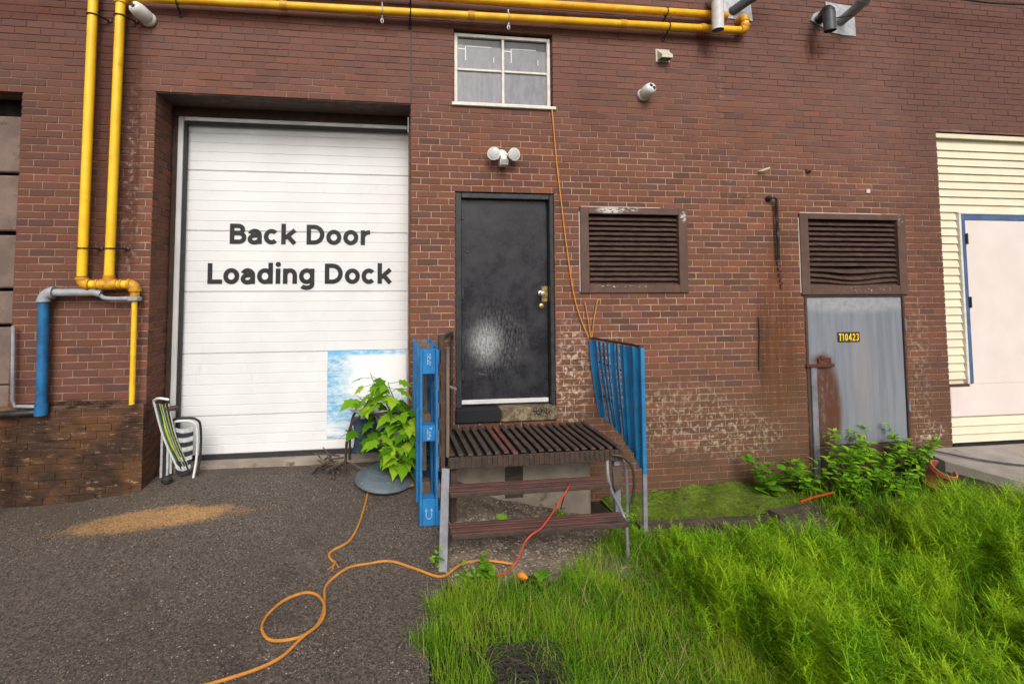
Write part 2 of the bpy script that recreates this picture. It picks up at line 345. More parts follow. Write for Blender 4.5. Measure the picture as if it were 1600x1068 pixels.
M['pink_leaf'] = mat('pale_pink_door_paint', (.72, .635, .61), (.68, .59, .565), 2.5, .5, 0, .05, 40, wear=[((.45, .28, .20), 6.5, .725, .745, None)])
M['blue_frame'] = mat('blue_frame_paint', (.075, .14, .28), (.055, .10, .20), 12, .5, wear=[((.35, .36, .38), 30, .67, .73, None)])
M['brown_board'] = mat('old_brown_door', (.20, .14, .115), (.13, .09, .075), 4, .8, 0, .4, 45, wear=[((.055, .038, .03), 5, .58, .70, None), ((.27, .21, .17), 14, .66, .76, None)])
def patch_mat():
    s = NT('brushed_blue_and_white_paint'); n = s.noise(6, 7, .72, stretch=(.9, 1, 1.5)); n2 = s.noise(30, 6, .75, stretch=(.45, 1, 1.3)); n3 = s.noise(3.2, 6, .7)
    blue = s.mix(s.ramp(n2, .34, .66), (.13, .38, .62), (.52, .66, .74)); sep = s.n('ShaderNodeSeparateXYZ'); s.put(sep.inputs[0], s.pos); x, z = sep.outputs[0], sep.outputs[2]
    left = s.ramp(s.mul(x, s.mul(s.mul(n, .5, 'SUBTRACT'), .55), 'ADD'), -.42, -.16, 1, 0); low = s.ramp(s.mul(z, s.mul(s.mul(n3, .5, 'SUBTRACT'), .7), 'ADD'), .40, .62, 1, 0)
    f = s.mul(s.mul(left, low, 'MAXIMUM'), s.ramp(n, .22, .5, .5, 1)); c = s.mix(f, (.80, .81, .81), blue)
    top = s.mul(s.ramp(z, .945, .985), s.ramp(n2, .30, .60)); c = s.mix(top, c, (.13, .45, .75))
    bot = s.mul(s.ramp(z, .20, .34, 1, 0), s.ramp(s.noise(9, 6, .7, stretch=(.4, 1, 3)), .36, .56)); c = s.mix(bot, c, (.72, .75, .77)); return s.done(c, .5, 0, .3)
M['patch'] = patch_mat()
M['orange_cord'] = mat('orange_cord', (.72, .24, .018), (.58, .24, .03), 14, .5)
M['yellow_cord'] = mat('dirty_orange_cord', (.56, .22, .025), (.40, .17, .03), 12, .55, wear=[((.12, .06, .02), 20, .66, .76, None)])
M['red_cord'] = mat('red_cord', (.50, .055, .018), (.36, .04, .016), 14, .5)
M['black_cable'] = mat('black_cable', (.02, .02, .02), (.03, .028, .026), 20, .5)
M['web_white'] = mat('white_webbing', (.52, .53, .52), (.36, .37, .37), 30, .7)
M['web_black'] = mat('black_webbing', (.022, .024, .032), (.015, .016, .022), 30, .7)
M['web_green'] = mat('green_webbing', (.05, .12, .07), (.03, .08, .05), 30, .7)
M['web_yellow'] = mat('lime_webbing', (.42, .46, .04), (.34, .38, .05), 30, .7)
M['lid'] = mat('blue_grey_lid', (.115, .145, .17), (.075, .095, .115), 6, .55, 0, .1, 40, wear=[((.28, .32, .34), 9, .62, .74, None)])
M['orange_wood'] = mat('orange_scrap_wood', (.34, .16, .045), (.24, .10, .03), 10, .7, 0, .3, 80, stretch=(.5, 3, 3))
M['terracotta'] = mat('terracotta', (.40, .13, .065), (.28, .085, .05), 9, .75, 0, .3, 60, wear=[((.10, .06, .04), 10, .62, .74, None)])
M['timber'] = mat('rotten_timber', (.10, .072, .055), (.05, .038, .03), 6, .9, 0, .6, 60, stretch=(.6, 3, 3), wear=[((.17, .13, .10), 20, .62, .72, (.4, 3, 3))])
M['mat_rubber'] = mat('worn_rubber_mat', (.045, .035, .032), (.025, .02, .02), 20, .7, 0, .3, 90)
def asphalt():
    s = NT('asphalt'); f1 = s.noise(62, 5, .8); f2 = s.noise(27, 5, .75); big = s.noise(.9, 5, .6)
    c = s.mix(s.ramp(f1, .37, .67), (.042, .033, .027), (.195, .158, .130))
    c = s.mix(s.ramp(f2, .56, .68, 0, .6), c, (.19, .155, .13)); c = s.mix(s.ramp(f2, .36, .44, .5, 0), c, (.018, .015, .014))
    c = s.mix(s.ramp(big, .38, .68, 0, .5), c, s.mix(.5, c, (.075, .058, .046)))
    v = s.n('ShaderNodeTexVoronoi'); s.put(v.inputs['Vector'], s.pos); v.inputs['Scale'].default_value = 48
    c = s.mix(s.mul(s.ramp(v.outputs['Distance'], .10, .24, 1, 0), s.ramp(s.noise(13, 4, .7), .50, .66)), c, (.42, .36, .29))
    vc = s.n('ShaderNodeTexVoronoi', feature='DISTANCE_TO_EDGE'); wv = s.n('ShaderNodeVectorMath', operation='ADD'); wn = s.n('ShaderNodeTexNoise'); wn.inputs['Scale'].default_value = 2.2; wn.inputs['Detail'].default_value = 6; s.put(wn.inputs['Vector'], s.pos); s.put(wv.inputs[0], s.pos); s.put(wv.inputs[1], wn.outputs['Color']); s.put(vc.inputs['Vector'], wv.outputs[0]); vc.inputs['Scale'].default_value = .55
    c = s.mix(s.mul(s.ramp(vc.outputs['Distance'], .001, .006, 1, 0), s.ramp(s.noise(1.3, 3), .52, .66, 0, .6)), c, (.022, .018, .016)); c = s.mix(s.mul(s.ramp(s.noise(1.7, 6, .7), .55, .70), .45), c, (.035, .030, .028)); c = s.mix(s.mul(s.ramp(s.noise(2.9, 6, .7), .58, .72), .35), c, (.20, .165, .135))
    grit = s.mul(s.blob(-2.5, -.15, 1.1, .35, .2, 'xy'), s.ramp(s.noise(9, 5, .7), .35, .6)); c = s.mix(s.mul(grit, .6), c, (.10, .068, .045))
    st = s.ramp(s.mul(s.blob(-1.78, -.49, .98, .21, .25, 'xy'), s.mul(s.ramp(s.noise(6, 7, .75, stretch=(.6, 1.6, 1)), .25, .7, .25, 1.15), s.ramp(s.noise(70, 4, .7), .25, .6, .55, 1.1)), 'MULTIPLY'), .12, .60)  # mottled orange-tan patch mixed into the asphalt colour
    c = s.mix(s.mul(st, .85), c, s.mix(s.ramp(f1, .35, .65), (.24, .115, .040), (.56, .34, .15)))
    s.bump(s.mul(f1, s.mul(f2, .9), 'ADD'), .9, .012); return s.done(c, .86, 0, .3)
M['asphalt'] = asphalt()
def soil():
    s = NT('soil'); f1 = s.noise(90, 5, .7); b = s.noise(5, 6, .65)
    c = s.mix(s.ramp(f1, .3, .7), (.030, .021, .015), (.085, .062, .046)); c = s.mix(s.ramp(b, .45, .65, 0, .6), c, (.045, .055, .016))
    s.bump(f1, 1., .02); return s.done(c, .95, 0, .2)
M['soil'] = soil()
M['dirt'] = mat('pale_dirt', (.20, .155, .115), (.11, .085, .065), 9, .95, 0, .9, 60, wear=[((.05, .038, .03), 12, .60, .72, None)], dist=.015)
def leafy(name, c1, c2, c3=None, trans=.35, rough=.7, scale=2.2):
    s = NT(name); g = s.t.nodes['Geometry'] if 'Geometry' in s.t.nodes else s.n('ShaderNodeNewGeometry')
    c = s.mix(s.ramp(g.outputs['Random Per Island'], 0, 1), c1, c2)
    if c3: c = s.mix(s.ramp(s.noise(scale, 4, .6), .42, .64), c, s.mix(.65, c, c3))
    s.done(c, rough, 0, .08); tr = s.n('ShaderNodeBsdfTranslucent'); s.put(tr.inputs[0], c)
    mx = s.n('ShaderNodeMixShader'); mx.inputs[0].default_value = trans
    s.t.links.new(s.b.outputs[0], mx.inputs[1]); s.t.links.new(tr.outputs[0], mx.inputs[2])
    s.t.links.new(mx.outputs[0], s.t.nodes['Material Output'].inputs[0]); return s.m
M['lawn'] = leafy('lawn_grass', (.05, .16, .012), (.25, .48, .022), (.36, .48, .03))
M['horsetail'] = leafy('horsetail', (.030, .11, .005), (.30, .57, .018), (.43, .62, .022), trans=.22, scale=3.2)
M['tall'] = leafy('tall_grass', (.04, .13, .008), (.16, .36, .014), (.26, .44, .016), trans=.22)
M['weed'] = leafy('weed_leaf', (.075, .20, .012), (.15, .34, .022))
M['maple'] = leafy('sapling_leaf', (.12, .29, .018), (.26, .46, .03), trans=.4)
M['moss'] = mat('moss', (.13, .21, .012), (.085, .125, .012), 7, .95, 0, .9, 60, wear=[((.075, .05, .03), 5, .58, .68, None)], dist=.02)
M['stem'] = mat('green_brown_stem', (.11, .09, .03), (.08, .10, .02), 10, .7)
M['twig'] = mat('dead_twig', (.11, .085, .062), (.06, .045, .034), 20, .9)
M['stone'] = mat('pale_grit', (.42, .37, .32), (.20, .165, .14), 40, .9)
M['tan_fleck'] = mat('wood_chips', (.50, .31, .12), (.34, .18, .06), 40, .9)  # orange-tan colour for the flecks on the asphalt
M['litter'] = mat('leaf_litter', (.26, .18, .11), (.09, .06, .045), 50, .9)

# ------------------------------------------------------------------ ground
struct(MB().box(-120, 120, -160, 120, -2.0, -1.02).build('ground', M['soil']))
def ground_sheet(name, m, xs, ys, fn):
    nx, ny = len(xs) - 1, len(ys) - 1
    return struct(MB().sheet(nx, ny, lambda a, b: (xs[round(a*nx)], ys[round(b*ny)], fn(xs[round(a*nx)], ys[round(b*ny)]))).build(name, m, smooth=True, fix=False))
def edge_x(y): return .50 + .24 * max(y + 1.4, -1.5) + .022 * math.sin(y * 7) + .014 * math.sin(y * 17 + 1)
ys_ = [-40, -25, -15, -10, -8] + [(-7 + .125 * i) for i in range(61)] 
def asph(a, b):
    y = ys_[round(b * (len(ys_) - 1))]; xr = edge_x(y) if y < -1.0 else (.6 if y < .02 else .345)
    if y >= -1.0: xr = .62 if y < -.02 else .36
    xl = -40 if a == 0 else -7 + (xr + 7) * ((a * 60 - 1) / 59)
    return (xl, y, h_asphalt(max(xl, -6), y) + .006 * math.sin(xl * 3.1 + y) * math.cos(y * 2.3))
struct(MB().sheet(60, len(ys_) - 1, asph).build('asphalt_pavement', M['asphalt'], smooth=True, fix=False))
xs2 = [.2 + .15 * i for i in range(76)] + [14, 20, 40]; ys2 = [-40, -20, -12, -9] + [-7 + .15 * i for i in range(48)]
ground_sheet('soil_bed', M['soil'], xs2, ys2, lambda x, y: h_soil(x, y) - .03 * sst(.8, .2, x) + random.uniform(-.008, .008))

# ------------------------------------------------------------------ the brick building
CO, PI_ = .0682, .214                      # course height, brick pitch
building = thing('brick_building', 'long brown brick industrial building wall with loading doors', 'building', (0, .3, -.5))
OPEN = [(-6.2, -3.215, -1.2, 3.478), (-2.07, .345, -1.2, 3.546), (.79, 1.85, 3.575, 4.365), (.805, 1.845, .34, 2.660),
        (2.15, 3.31, 1.66, 2.50), (4.735, 6.025, -1.2, 2.49), (6.575, 11.0, -1.2, 3.515)]
XL, XR, ZB, ZT = -9.0, 12.5, -1.02, 6.2
g = .008
xs = sorted({XL, XR, *[o[0]-g for o in OPEN], *[o[1]+g for o in OPEN]}); zs = sorted({ZB, ZT, *[max(ZB, o[2]-g) for o in OPEN], *[o[3]+g for o in OPEN]})
mb = MB()
for i in range(len(xs)-1):
    run = None
    for k in range(len(zs)-1):
        cx, cz = (xs[i]+xs[i+1])/2, (zs[k]+zs[k+1])/2
        solid = not any(o[0]-g < cx < o[1]+g and o[2]-g < cz < o[3]+g for o in OPEN)
        if solid: run = [run[0] if run else zs[k], zs[k+1]]
        if run and (not solid or k == len(zs)-2): mb.box(xs[i], xs[i+1], .0045, .46, run[0], run[1]); run = None
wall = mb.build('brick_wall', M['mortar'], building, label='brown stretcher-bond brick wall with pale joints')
plinth = MB().box(-3.40, -2.078, -.033, .05, -.9, .640).build('plinth', M['mortar'], building, label='dirty projecting brick base below the pipes')
# each brick: (cx, cy, cz, length, axis, parent) with its face at y (or x) given
def cam_area(p, l, facing):
    d = Vector(p) - CAM; f = Vector((math.sin(YAW)*math.cos(PITCH), math.cos(YAW)*math.cos(PITCH), math.sin(PITCH)))
    r = Vector((math.cos(YAW), -math.sin(YAW), 0)); u = r.cross(f); dep = d.dot(f)
    px, py = 700 + 800*d.dot(r)/dep, 390 - 800*d.dot(u)/dep
    if not (4 < px < 1596 and 4 < py < 1064): return 0
    n = Vector((0,-1,0)) if facing == 'y' else Vector((1,0,0))
    return l * CO * max(0, -d.normalized().dot(n)) / dep**2
bricks = []
def tint():
    k = random.random(); v = random.uniform(.88, 1.12)
    b = (.177, .078, .052) if k < .70 else (.138, .067, .050) if k < .88 else (.215, .085, .052) if k < .96 else (.118, .063, .051)
    return (b[0]*v*random.uniform(.95, 1.05), b[1]*v, b[2]*v*random.uniform(.9, 1.1), 1)
k0, k1 = int(ZB // CO), int(ZT // CO)
for k in range(k0, k1):
    z0 = k * CO + .0045; z1 = (k+1) * CO - .0045; zc = (z0+z1)/2
    cuts = sorted([(o[0], o[1]) for o in OPEN if min(z1, o[3]) - max(z0, o[2]) > CO * .35])
    if z0 > 3.54: cuts.append((.338, .352)); cuts.sort()
    ivs, cur = [], XL
    for a, b in cuts: ivs.append((cur, a)); cur = b
    ivs.append((cur, XR))
    off = (k % 2) * PI_ / 2 + .02 * math.sin(k * 1.3)
    for a, b in ivs:
        if b - a < .04: continue
        e = [a] + [i*PI_ + off + random.uniform(-.006, .006) for i in range(int(a/PI_)-2, int(b/PI_)+3) if a + .045 < i*PI_ + off < b - .045] + [b]
        for i in range(len(e)-1):
            x0 = e[i] + (0 if i == 0 else .0045); x1 = e[i+1] - (0 if i == len(e)-2 else .0045)
            if abs((x0+x1)/2) > 9.4 and x1 < -4: continue
            bricks.append([(x0+x1)/2, 0., zc, x1-x0, 'y', wall])
    if zc < 3.54:            # loading bay reveal, left side (faces +x)
        for y0, y1 in (((.105, .205), (.214, .415)) if k % 2 else ((.105, .305), (.314, .455))):
            bricks.append([-2.07, (y0+y1)/2, zc, y1-y0, 'x', wall])
    if -.9 < z0 and z1 < .64:
        a, b = -3.395, -2.072; e = [a] + [i*PI_ + off for i in range(-18, -8) if a+.05 < i*PI_+off < b-.05] + [b]
        for i in range(len(e)-1):
            x0 = e[i] + .0045; x1 = e[i+1] - (.0045 if i < len(e)-2 else 0); bricks.append([(x0+x1)/2, -.040, zc, x1-x0, 'y', plinth])
for b in bricks: b.append(cam_area(b[:3], b[3], b[4]) if not (b[5] is wall and b[2] < .64 and -3.4 < b[0] < -2.07 and b[4] == 'y') else 0)
def brick_mesh(l, h, dp, c=.0028):       # front at local y=0, body behind
    a, b = l/2, h/2
    v = [(-a+c,0,-b+c),(a-c,0,-b+c),(a-c,0,b-c),(-a+c,0,b-c),(-a,c,-b),(a,c,-b),(a,c,b),(-a,c,b),(-a,dp,-b),(a,dp,-b),(a,dp,b),(-a,dp,b)]
    f = [(0,1,2,3),(4,5,1,0),(5,6,2,1),(6,7,3,2),(7,4,0,3),(8,9,5,4),(9,10,6,5),(10,11,7,6),(11,8,4,7)]
    return v, f
bricks.sort(key=lambda b: -b[6])
cache = {}; VV, FF, TT = [], [], []
placed = {'wall': 0}
for i, (x, y, z, l, ax, par, area) in enumerate(bricks):
    t = tint(); jit = random.uniform(-.0022, .0022); rot = random.uniform(-.004, .004)
    if par is plinth: jit *= 2.0; rot *= 2
    single = i < 300
    if single:
        lk = round(l, 3)
        if lk not in cache:
            v, f = brick_mesh(lk, CO - .009, .10); me = bpy.data.meshes.new('brick'); me.from_pydata(v, [], f); me.materials.append(M['brick_obj']); cache[lk] = me
        o = bpy.data.objects.new('brick', cache[lk]); col.objects.link(o); o.parent = par
        o.location = (x, y + jit, z) if ax == 'y' else (x + jit, y, z)
        o.rotation_euler = (0, rot, 0) if ax == 'y' else (0, 0, R(90)); o.color = t
    else:
        v, f = brick_mesh(l, CO - .009, .10 if ax == 'y' else .06); n = len(VV); c_, s_ = math.cos(rot), math.sin(rot)
        for p in v:
            px, pz = p[0]*c_ - p[2]*s_, p[0]*s_ + p[2]*c_
            VV.append((x+px, y+jit+p[1], z+pz) if ax == 'y' else (x+jit-p[1], y+px, z+pz))
        FF += [tuple(q+n for q in fc) for fc in f]; TT += [t] * len(f)
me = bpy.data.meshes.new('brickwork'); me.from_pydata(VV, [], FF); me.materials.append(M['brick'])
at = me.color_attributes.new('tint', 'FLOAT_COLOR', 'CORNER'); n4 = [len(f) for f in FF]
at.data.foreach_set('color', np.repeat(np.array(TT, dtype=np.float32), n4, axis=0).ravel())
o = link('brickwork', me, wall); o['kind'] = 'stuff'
MB().box(.3405, .3495, .003, .05, 3.55, ZT).build('control_joint', M['rubber'], building)

# --- loading bay: lintel, sectional door
MB().box(-2.066, .341, .012, .448, 3.540, 3.552).build('lintel', M['lintel'], building, label='rusty brown steel lintel over the loading door')
MB().box(-2.066, .341, .40, .455, 3.452, 3.538).build('header_board', M['lintel'], building)
gd = MB()
gd.box(-2.066, -2.02, .42, .47, -.06, 3.45)
garage = gd.build('garage_door', M['lintel'], building, label='white sectional loading door lettered Back Door Loading Dock')
tr = MB(); tr.cbox(-2.02, -1.965, .42, .448, -.05, 3.45, .006); tr.cbox(-1.963, .341, .42, .446, 3.405, 3.45, .006)
for z in (.4, 1.1, 1.9, 2.6, 3.2): tr.lathe([(.007, 0), (.007, .004), (.003, .006)], (-1.992, .42, z), (0, -1, 0), 8)
for x in (-1.5, -.75, -.2, .2): tr.lathe([(.007, 0), (.007, .004), (.003, .006)], (x, .42, 3.428), (0, -1, 0), 8)
tr.build('door_track', M['alu'], garage)
ws = MB(); ws.box(-1.964, -1.935, .43, .475, -.05, 3.404); ws.box(-1.934, .341, .43, .475, 3.375, 3.404); ws.box(-1.934, .341, .47, .52, -.065, -.02)
ws.build('weather_strip', M['rubber'], garage)
edges = [-.018, .370, 1.003, 1.636, 2.269, 2.902, 3.40]
for a, b in zip(edges[:-1], edges[1:]):
    n = max(1, round((b-a)/.1055)); st = (b-a)/n; prof = []
    for i in range(n):
        z = a + i*st; e = .014 if i == 0 else .009; d = .016 if i == 0 else .0045
        prof += [(.50 + d, z), (.50, z + e), (.50, z + st - (.004 if i == n-1 else .003))]
    prof += [(.515, b)]
    p = MB(); nn = len(prof); vs = [(x, y, z) for x in (-1.95, .362) for y, z in prof] + [(-1.95, .54, a), (-1.95, .54, b), (.362, .54, a), (.362, .54, b)]
    p.add(vs, [(i, i+nn, i+nn+1, i+1) for i in range(nn-1)] + [(2*nn, 2*nn+1, 2*nn+3, 2*nn+2)]); p.build('panel', M['white_panel'], garage, fix=False)
def strokes(txt_pos, x0, x1, z, y, cap, m, parent, name='lettering', t=.215):
    h = t/2; b = MB(); cnt = [0]
    def E(cx, cy, rx, ry, a0, a1, n=22): return [(cx + rx*math.cos(R(a0+(a1-a0)*i/n)), cy + ry*math.sin(R(a0+(a1-a0)*i/n))) for i in range(n+1)]
    def glyph(ch, w):
        o = E(w/2, .375, w/2-h, .375-h+.012, 0, 360, 32)
        return {'B': [[(h,0),(h,1)], [(h,1-h),(.50*w,1-h)]+E(.50*w, (1-h+.53)/2, .215, (1-h-.53)/2, 90, -90, 12)+[(h,.53)], [(h,.53),(.54*w,.53)]+E(.54*w, (.53+h)/2, .25, (.53-h)/2, 90, -90, 12)+[(h,h)]],
            'a': [E(w/2-.01, .42, w/2-h+.01, .33-h+.012, 158, 0, 14)+[(w-h,0)], [(w-h,.42),(.48*w,.42)]+E(.46*w, .245, .46*w-h+.01, .168, 95, 265, 14)+[(.6*w,.085),(w-h,.20)]],
            'c': [E(w/2+.01, .375, w/2-h+.01, .375-h+.012, 42, 318, 24)], 'o': [o], 'k': [[(h,0),(h,1.03)], [(.17,.30),(w-.07,.72)], [(.30,.42),(w-.07,.03)]],
            'D': [[(h,0),(h,1)], [(h,1-h),(.36,1-h)]+E(.36, .5, w-h-.36, .5-h, 90, -90, 20)+[(h,h)]], 'r': [[(h,0),(h,.75)], E(w+.02, .36, w+.02-h, .39-h+.01, 180, 88, 10)],
            'L': [[(h,0),(h,1)], [(h,h),(w,h)]], 'd': [E(w/2, .375, w/2-h, .375-h+.012, 0, 360, 32), [(w-h,0),(w-h,1.03)]], 'i': [[(w/2,0),(w/2,.75)], 'dot'],
            'n': [[(h,0),(h,.75)], [(h,.40)]+E(w/2, .40, w/2-h, .35-h+.012, 180, 0, 14)+[(w-h,0)]], 'g': [o, [(w-h,.75),(w-h,-.02)]+E(w/2, -.03, w/2-h, .16, 0, -150, 14)],
            'T': [[(w/2,0),(w/2,1)], [(0,1-h),(w,1-h)]], '1': [[(w/2,0),(w/2,1)], [(w/2,1-h),(.0,.78)]], '0': [E(w/2, .5, w/2-h, .5-h, 0, 360, 28)],
            '4': [[(w*.72,0),(w*.72,1)], [(w*.72,.97),(h*.8,.30),(w,.30)]], '2': [E(w/2, .70, w/2-h, .30-h, 170, -25, 12)+[(h,h),(w,h)]], '3': [E(w/2, .73, w/2-h, .27-h, 160, -90, 12), E(w/2, .27, w/2-h, .27-h+.02, 90, -160, 12)]}[ch]
    W_ = max(p+w for _, p, w in txt_pos); sx = (x1-x0)/W_
    def ribbon(path):
        cnt[0] += 1; yy = y - .0004*(cnt[0] % 5); P2 = [Vector(p) for i_, p in enumerate(path) if not i_ or (Vector(p)-Vector(path[i_-1])).length > 1e-4]; n = len(P2); L, Rr = [], []
        closed = (P2[0]-P2[-1]).length < 1e-4
        for i in range(n):
            a = P2[i-1] if i else (P2[-2] if closed else P2[0]); c = P2[i+1] if i < n-1 else (P2[1] if closed else P2[-1])
            d1 = (P2[i]-a).normalized() if (P2[i]-a).length > 1e-6 else None; d2 = (c-P2[i]).normalized() if (c-P2[i]).length > 1e-6 else None
            d1 = d1 or d2; d2 = d2 or d1; n1 = Vector((-d1.y, d1.x)); n2 = Vector((-d2.y, d2.x)); nn = n1+n2
            nn = nn.normalized() if nn.length > .3 else n1; k = h/max(.45, nn.dot(n1)); L.append(P2[i]+nn*k); Rr.append(P2[i]-nn*k)
        for i in range(n-1): poly([L[i], L[i+1], Rr[i+1], Rr[i]], yy)
    def poly(q, yy): b.add([(x0 + (off+p[0])*sx, yy, z + p[1]*cap) for p in q], [tuple(range(len(q)))])
    for ch, off, w in txt_pos:
        for st in glyph(ch, w):
            if st == 'dot': poly(E(w/2, .945, .125, .125, 0, 342, 19), y)
            else: ribbon(st)
    return b.build(name, m, parent)
strokes([('B', 0, .78), ('a', .84, .66), ('c', 1.59, .70), ('k', 2.41, .72), ('D', 3.62, .86), ('o', 4.57, .74), ('o', 5.40, .74), ('r', 6.26, .43)], -1.508, -.064, 2.140, .496, .212, M['letter'], garage)
strokes([('L', 0, .66), ('o', .71, .73), ('a', 1.51, .65), ('d', 2.25, .73), ('i', 3.11, .22), ('n', 3.45, .66), ('g', 4.20, .73), ('D', 5.42, .86), ('o', 6.38, .73), ('c', 7.19, .69), ('k', 7.97, .70)], -1.718, .180, 1.722, .496, .216, M['letter'], garage)
MB().cbox(-.49, .340, .487, .494, .105, 1.012, .002).build('patch_sheet', M['patch'], garage, label='blue and white brush-painted sheet fixed over the lower corner')
pst = MB(); pst.box(-2.05, .345, .29, .60, -.16, -.055); pst.build('threshold', M['concrete'], garage)

# --- left bay: old brown door
bd = MB().box(-6.19, -3.225, .24, .30, -.9, 3.478).build('brown_bay_door', M['dark_void'], building, label='old brown panelled door in the far left bay')
for a, b in ((-.5, .25), (.26, .80), (.81, 1.33), (1.36, 1.66), (1.69, 2.18), (2.22, 2.74), (2.77, 3.30)):
    MB().cbox(-6.1, -3.235, .16, .235, a, b, .012).build('panel', M['brown_board'], bd)

# --- window
WX0, WX1, WZ0, WZ1 = .80, 1.84, 3.585, 4.345
fr = MB()
fr.cbox(WX0, WX0+.035, .05, .11, WZ0, WZ1); fr.cbox(WX1-.035, WX1, .05, .11, WZ0, WZ1)
fr.cbox(WX0+.036, WX1-.036, .05, .11, WZ1-.035, WZ1); fr.cbox(WX0+.036, WX1-.036, .05, .11, WZ0, WZ0+.03)
win = fr.build('window', M['white_paint'], building, label='four-pane frosted window in a peeling white frame above the door')
xm, zm = 1.325, 3.965
m2 = MB(); m2.cbox(xm-.014, xm+.014, .06, .10, WZ0+.031, WZ1-.036); m2.cbox(WX0+.036, xm-.0145, .062, .10, zm-.012, zm+.012); m2.cbox(xm+.0145, WX1-.036, .062, .10, zm-.012, zm+.012)
m2.build('glazing_bar', M['white_paint'], win)
for a, b in ((WX0+.03, xm), (xm, WX1-.03)):
    for c, d in ((WZ0+.02, zm), (zm, WZ1-.03)): 
        MB().box(a+.003, b-.003, .084, .090, c+.003, d-.003).build('pane', M['pane'], win)
        t0, t1 = (d-.003, d-.003) if d < 4 else ((4.235, 4.222) if a < 1.2 else (4.222, 4.208))
        MB().prism([(a+.004, c+.004), (b-.004, c+.004), (b-.004, t1), ((a+b)/2+.05, (t0+t1)/2+.004), (a+.004, t0)], .0815, .0832).build('film', M['frosted'], win)
        if d > 4:
            tp_ = MB(); tp_.box(a+.09, a+.10, .0790, .0810, 4.07, 4.222); tp_.box(a+.015, a+.088, .0790, .0810, 4.185, 4.197); tp_.box(b-.10, b-.092, .0790, .0810, 4.06, 4.12); tp_.box(a+.10, b-.12, .0790, .0810, 4.218, 4.224); tp_.build('tape', M['white_plastic'], win)
MB().cbox(.765, 1.875, -.03, .06, 3.550, 3.583, .005).build('sill', M['white_paint'], win)
MB().box(.795, 1.845, .10, .40, 4.350, 4.372).build('window_lintel', M['lintel'], building)
MB().box(.80, 1.84, .2, .22, 3.59, 4.34).build('backing', M['dark_void'], win)

# --- entry door
df = MB(); df.cbox(.806, .868, .010, .16, .485, 2.655, .006); df.cbox(1.800, 1.844, .010, .16, .485, 2.655, .006); df.cbox(.869, 1.799, .012, .16, 2.600, 2.655, .006)
entry = df.build('entry_door', M['black_frame'], building, label='scuffed black steel door with brass lock above the landing')
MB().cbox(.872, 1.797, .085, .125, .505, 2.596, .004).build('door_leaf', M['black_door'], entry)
for z in (.80, 1.62, 2.44):
    h = MB(); h.cbox(.846, .905, .072, .086, z-.055, z+.055, .003); h.tube([(.870, .070, z-.06), (.870, .070, z+.06)], .010, 8); h.build('hinge', M['black_frame'], entry)
MB().cbox(1.728, 1.795, .076, .086, 1.535, 1.700, .003).build('lock_plate', M['brass'], entry)
MB().lathe([(.028, 0), (.03, .008), (.014, .014), (.013, .035), (.028, .045), (.031, .062), (.024, .074), (.001, .078)], (1.722, .086, 1.622), (0, -1, 0), 18).build('door_knob', M['steel'], entry, True)
MB().lathe([(.031, 0), (.031, .010), (.024, .016), (.012, .018), (.011, .022), (.001, .022)], (1.730, .086, 1.49), (0, -1, 0), 18).build('deadbolt', M['brass'], entry, True)
MB().lathe([(.011, 0), (.011, .006), (.004, .009)], (.945, .086, 2.05), (0, -1, 0), 12).build('peephole', M['black_frame'], entry, True)
sw = MB(); sw.cbox(.875, 1.790, .068, .0845, .507, .550, .003)
for i in range(7): sw.lathe([(.006, 0), (.005, .003)], (.95+.13*i, .068, .528), (0, -1, 0), 8)
sw.build('door_sweep', M['alu'], entry)
MB().cbox(.80, 1.85, -.035, .20, .345, .483, .012).build('door_sill', M['sill_concrete'], entry)

# --- louvre vents and grey utility door
def louvre(label, x0, x1, z0, z1, wl, wr, wb, wt, n, bent):
    f = MB(); f.cbox(x0, x0+wl, -.022, .05, z0, z1, .004); f.cbox(x1-wr, x1, -.022, .05, z0, z1, .004)
    f.cbox(x0+wl+.001, x1-wr-.001, -.021, .05, z1-wt, z1, .004); f.cbox(x0+wl+.001, x1-wr-.001, -.021, .05, z0, z0+wb, .004)
    v = f.build('louvre_vent', M['brown_frame'], building, label=label)
    cq = MB(); cq.box(x0-.007, x0-.0005, -.006, .01, z0+.02, z1-.05); cq.box(x0+.02, x1-.3, -.006, .01, z1+.0005, z1+.006); cq.build('caulk', M['white_paint'], v)
    MB().box(x0+wl-.02, x1-wr+.02, .13, .15, z0+.02, z1-.02).build('backing', M['dark_void'], v)
    a, b = x0+wl-.002, x1-wr+.002; za, zb = z0+wb, z1-wt; st = (zb-za)/n
    for i in range(n):
        zc = za + st*(i+.42); sag = 0
        def pt(t, s_):
            d = 0
            if bent and i < 4: d = -(.030, .038, .045, .028)[i] * math.exp(-((t-.5)/.28)**2) * (1 if i else .35)
            return (a + (b-a)*t, .008 + .075*s_, zc - st*.42 + st*.95*s_ + d + random.uniform(-.0015, .0015))
        s = MB().sheet(12, 2, pt); k = len(s.v); s.add([(p[0], p[1]+.003, p[2]-.009) for p in s.v[:k]], [q[::-1] for q in s.f[:]])
        s.add([s.v[j] for j in range(13)] + [s.v[k+j] for j in range(13)], [(j, j+1, 14+j, 13+j) for j in range(12)])
        s.build('slat', M['louvre'], v, fix=False)
    return v
louvre('brown louvre vent right of the black door', 2.122, 3.336, 1.628, 2.532, .095, .10, .082, .072, 14, False)
louvre('brown louvre vent with bent lower slats above the grey door', 4.700, 6.065, 1.598, 2.512, .105, .105, .10, .066, 13, True)
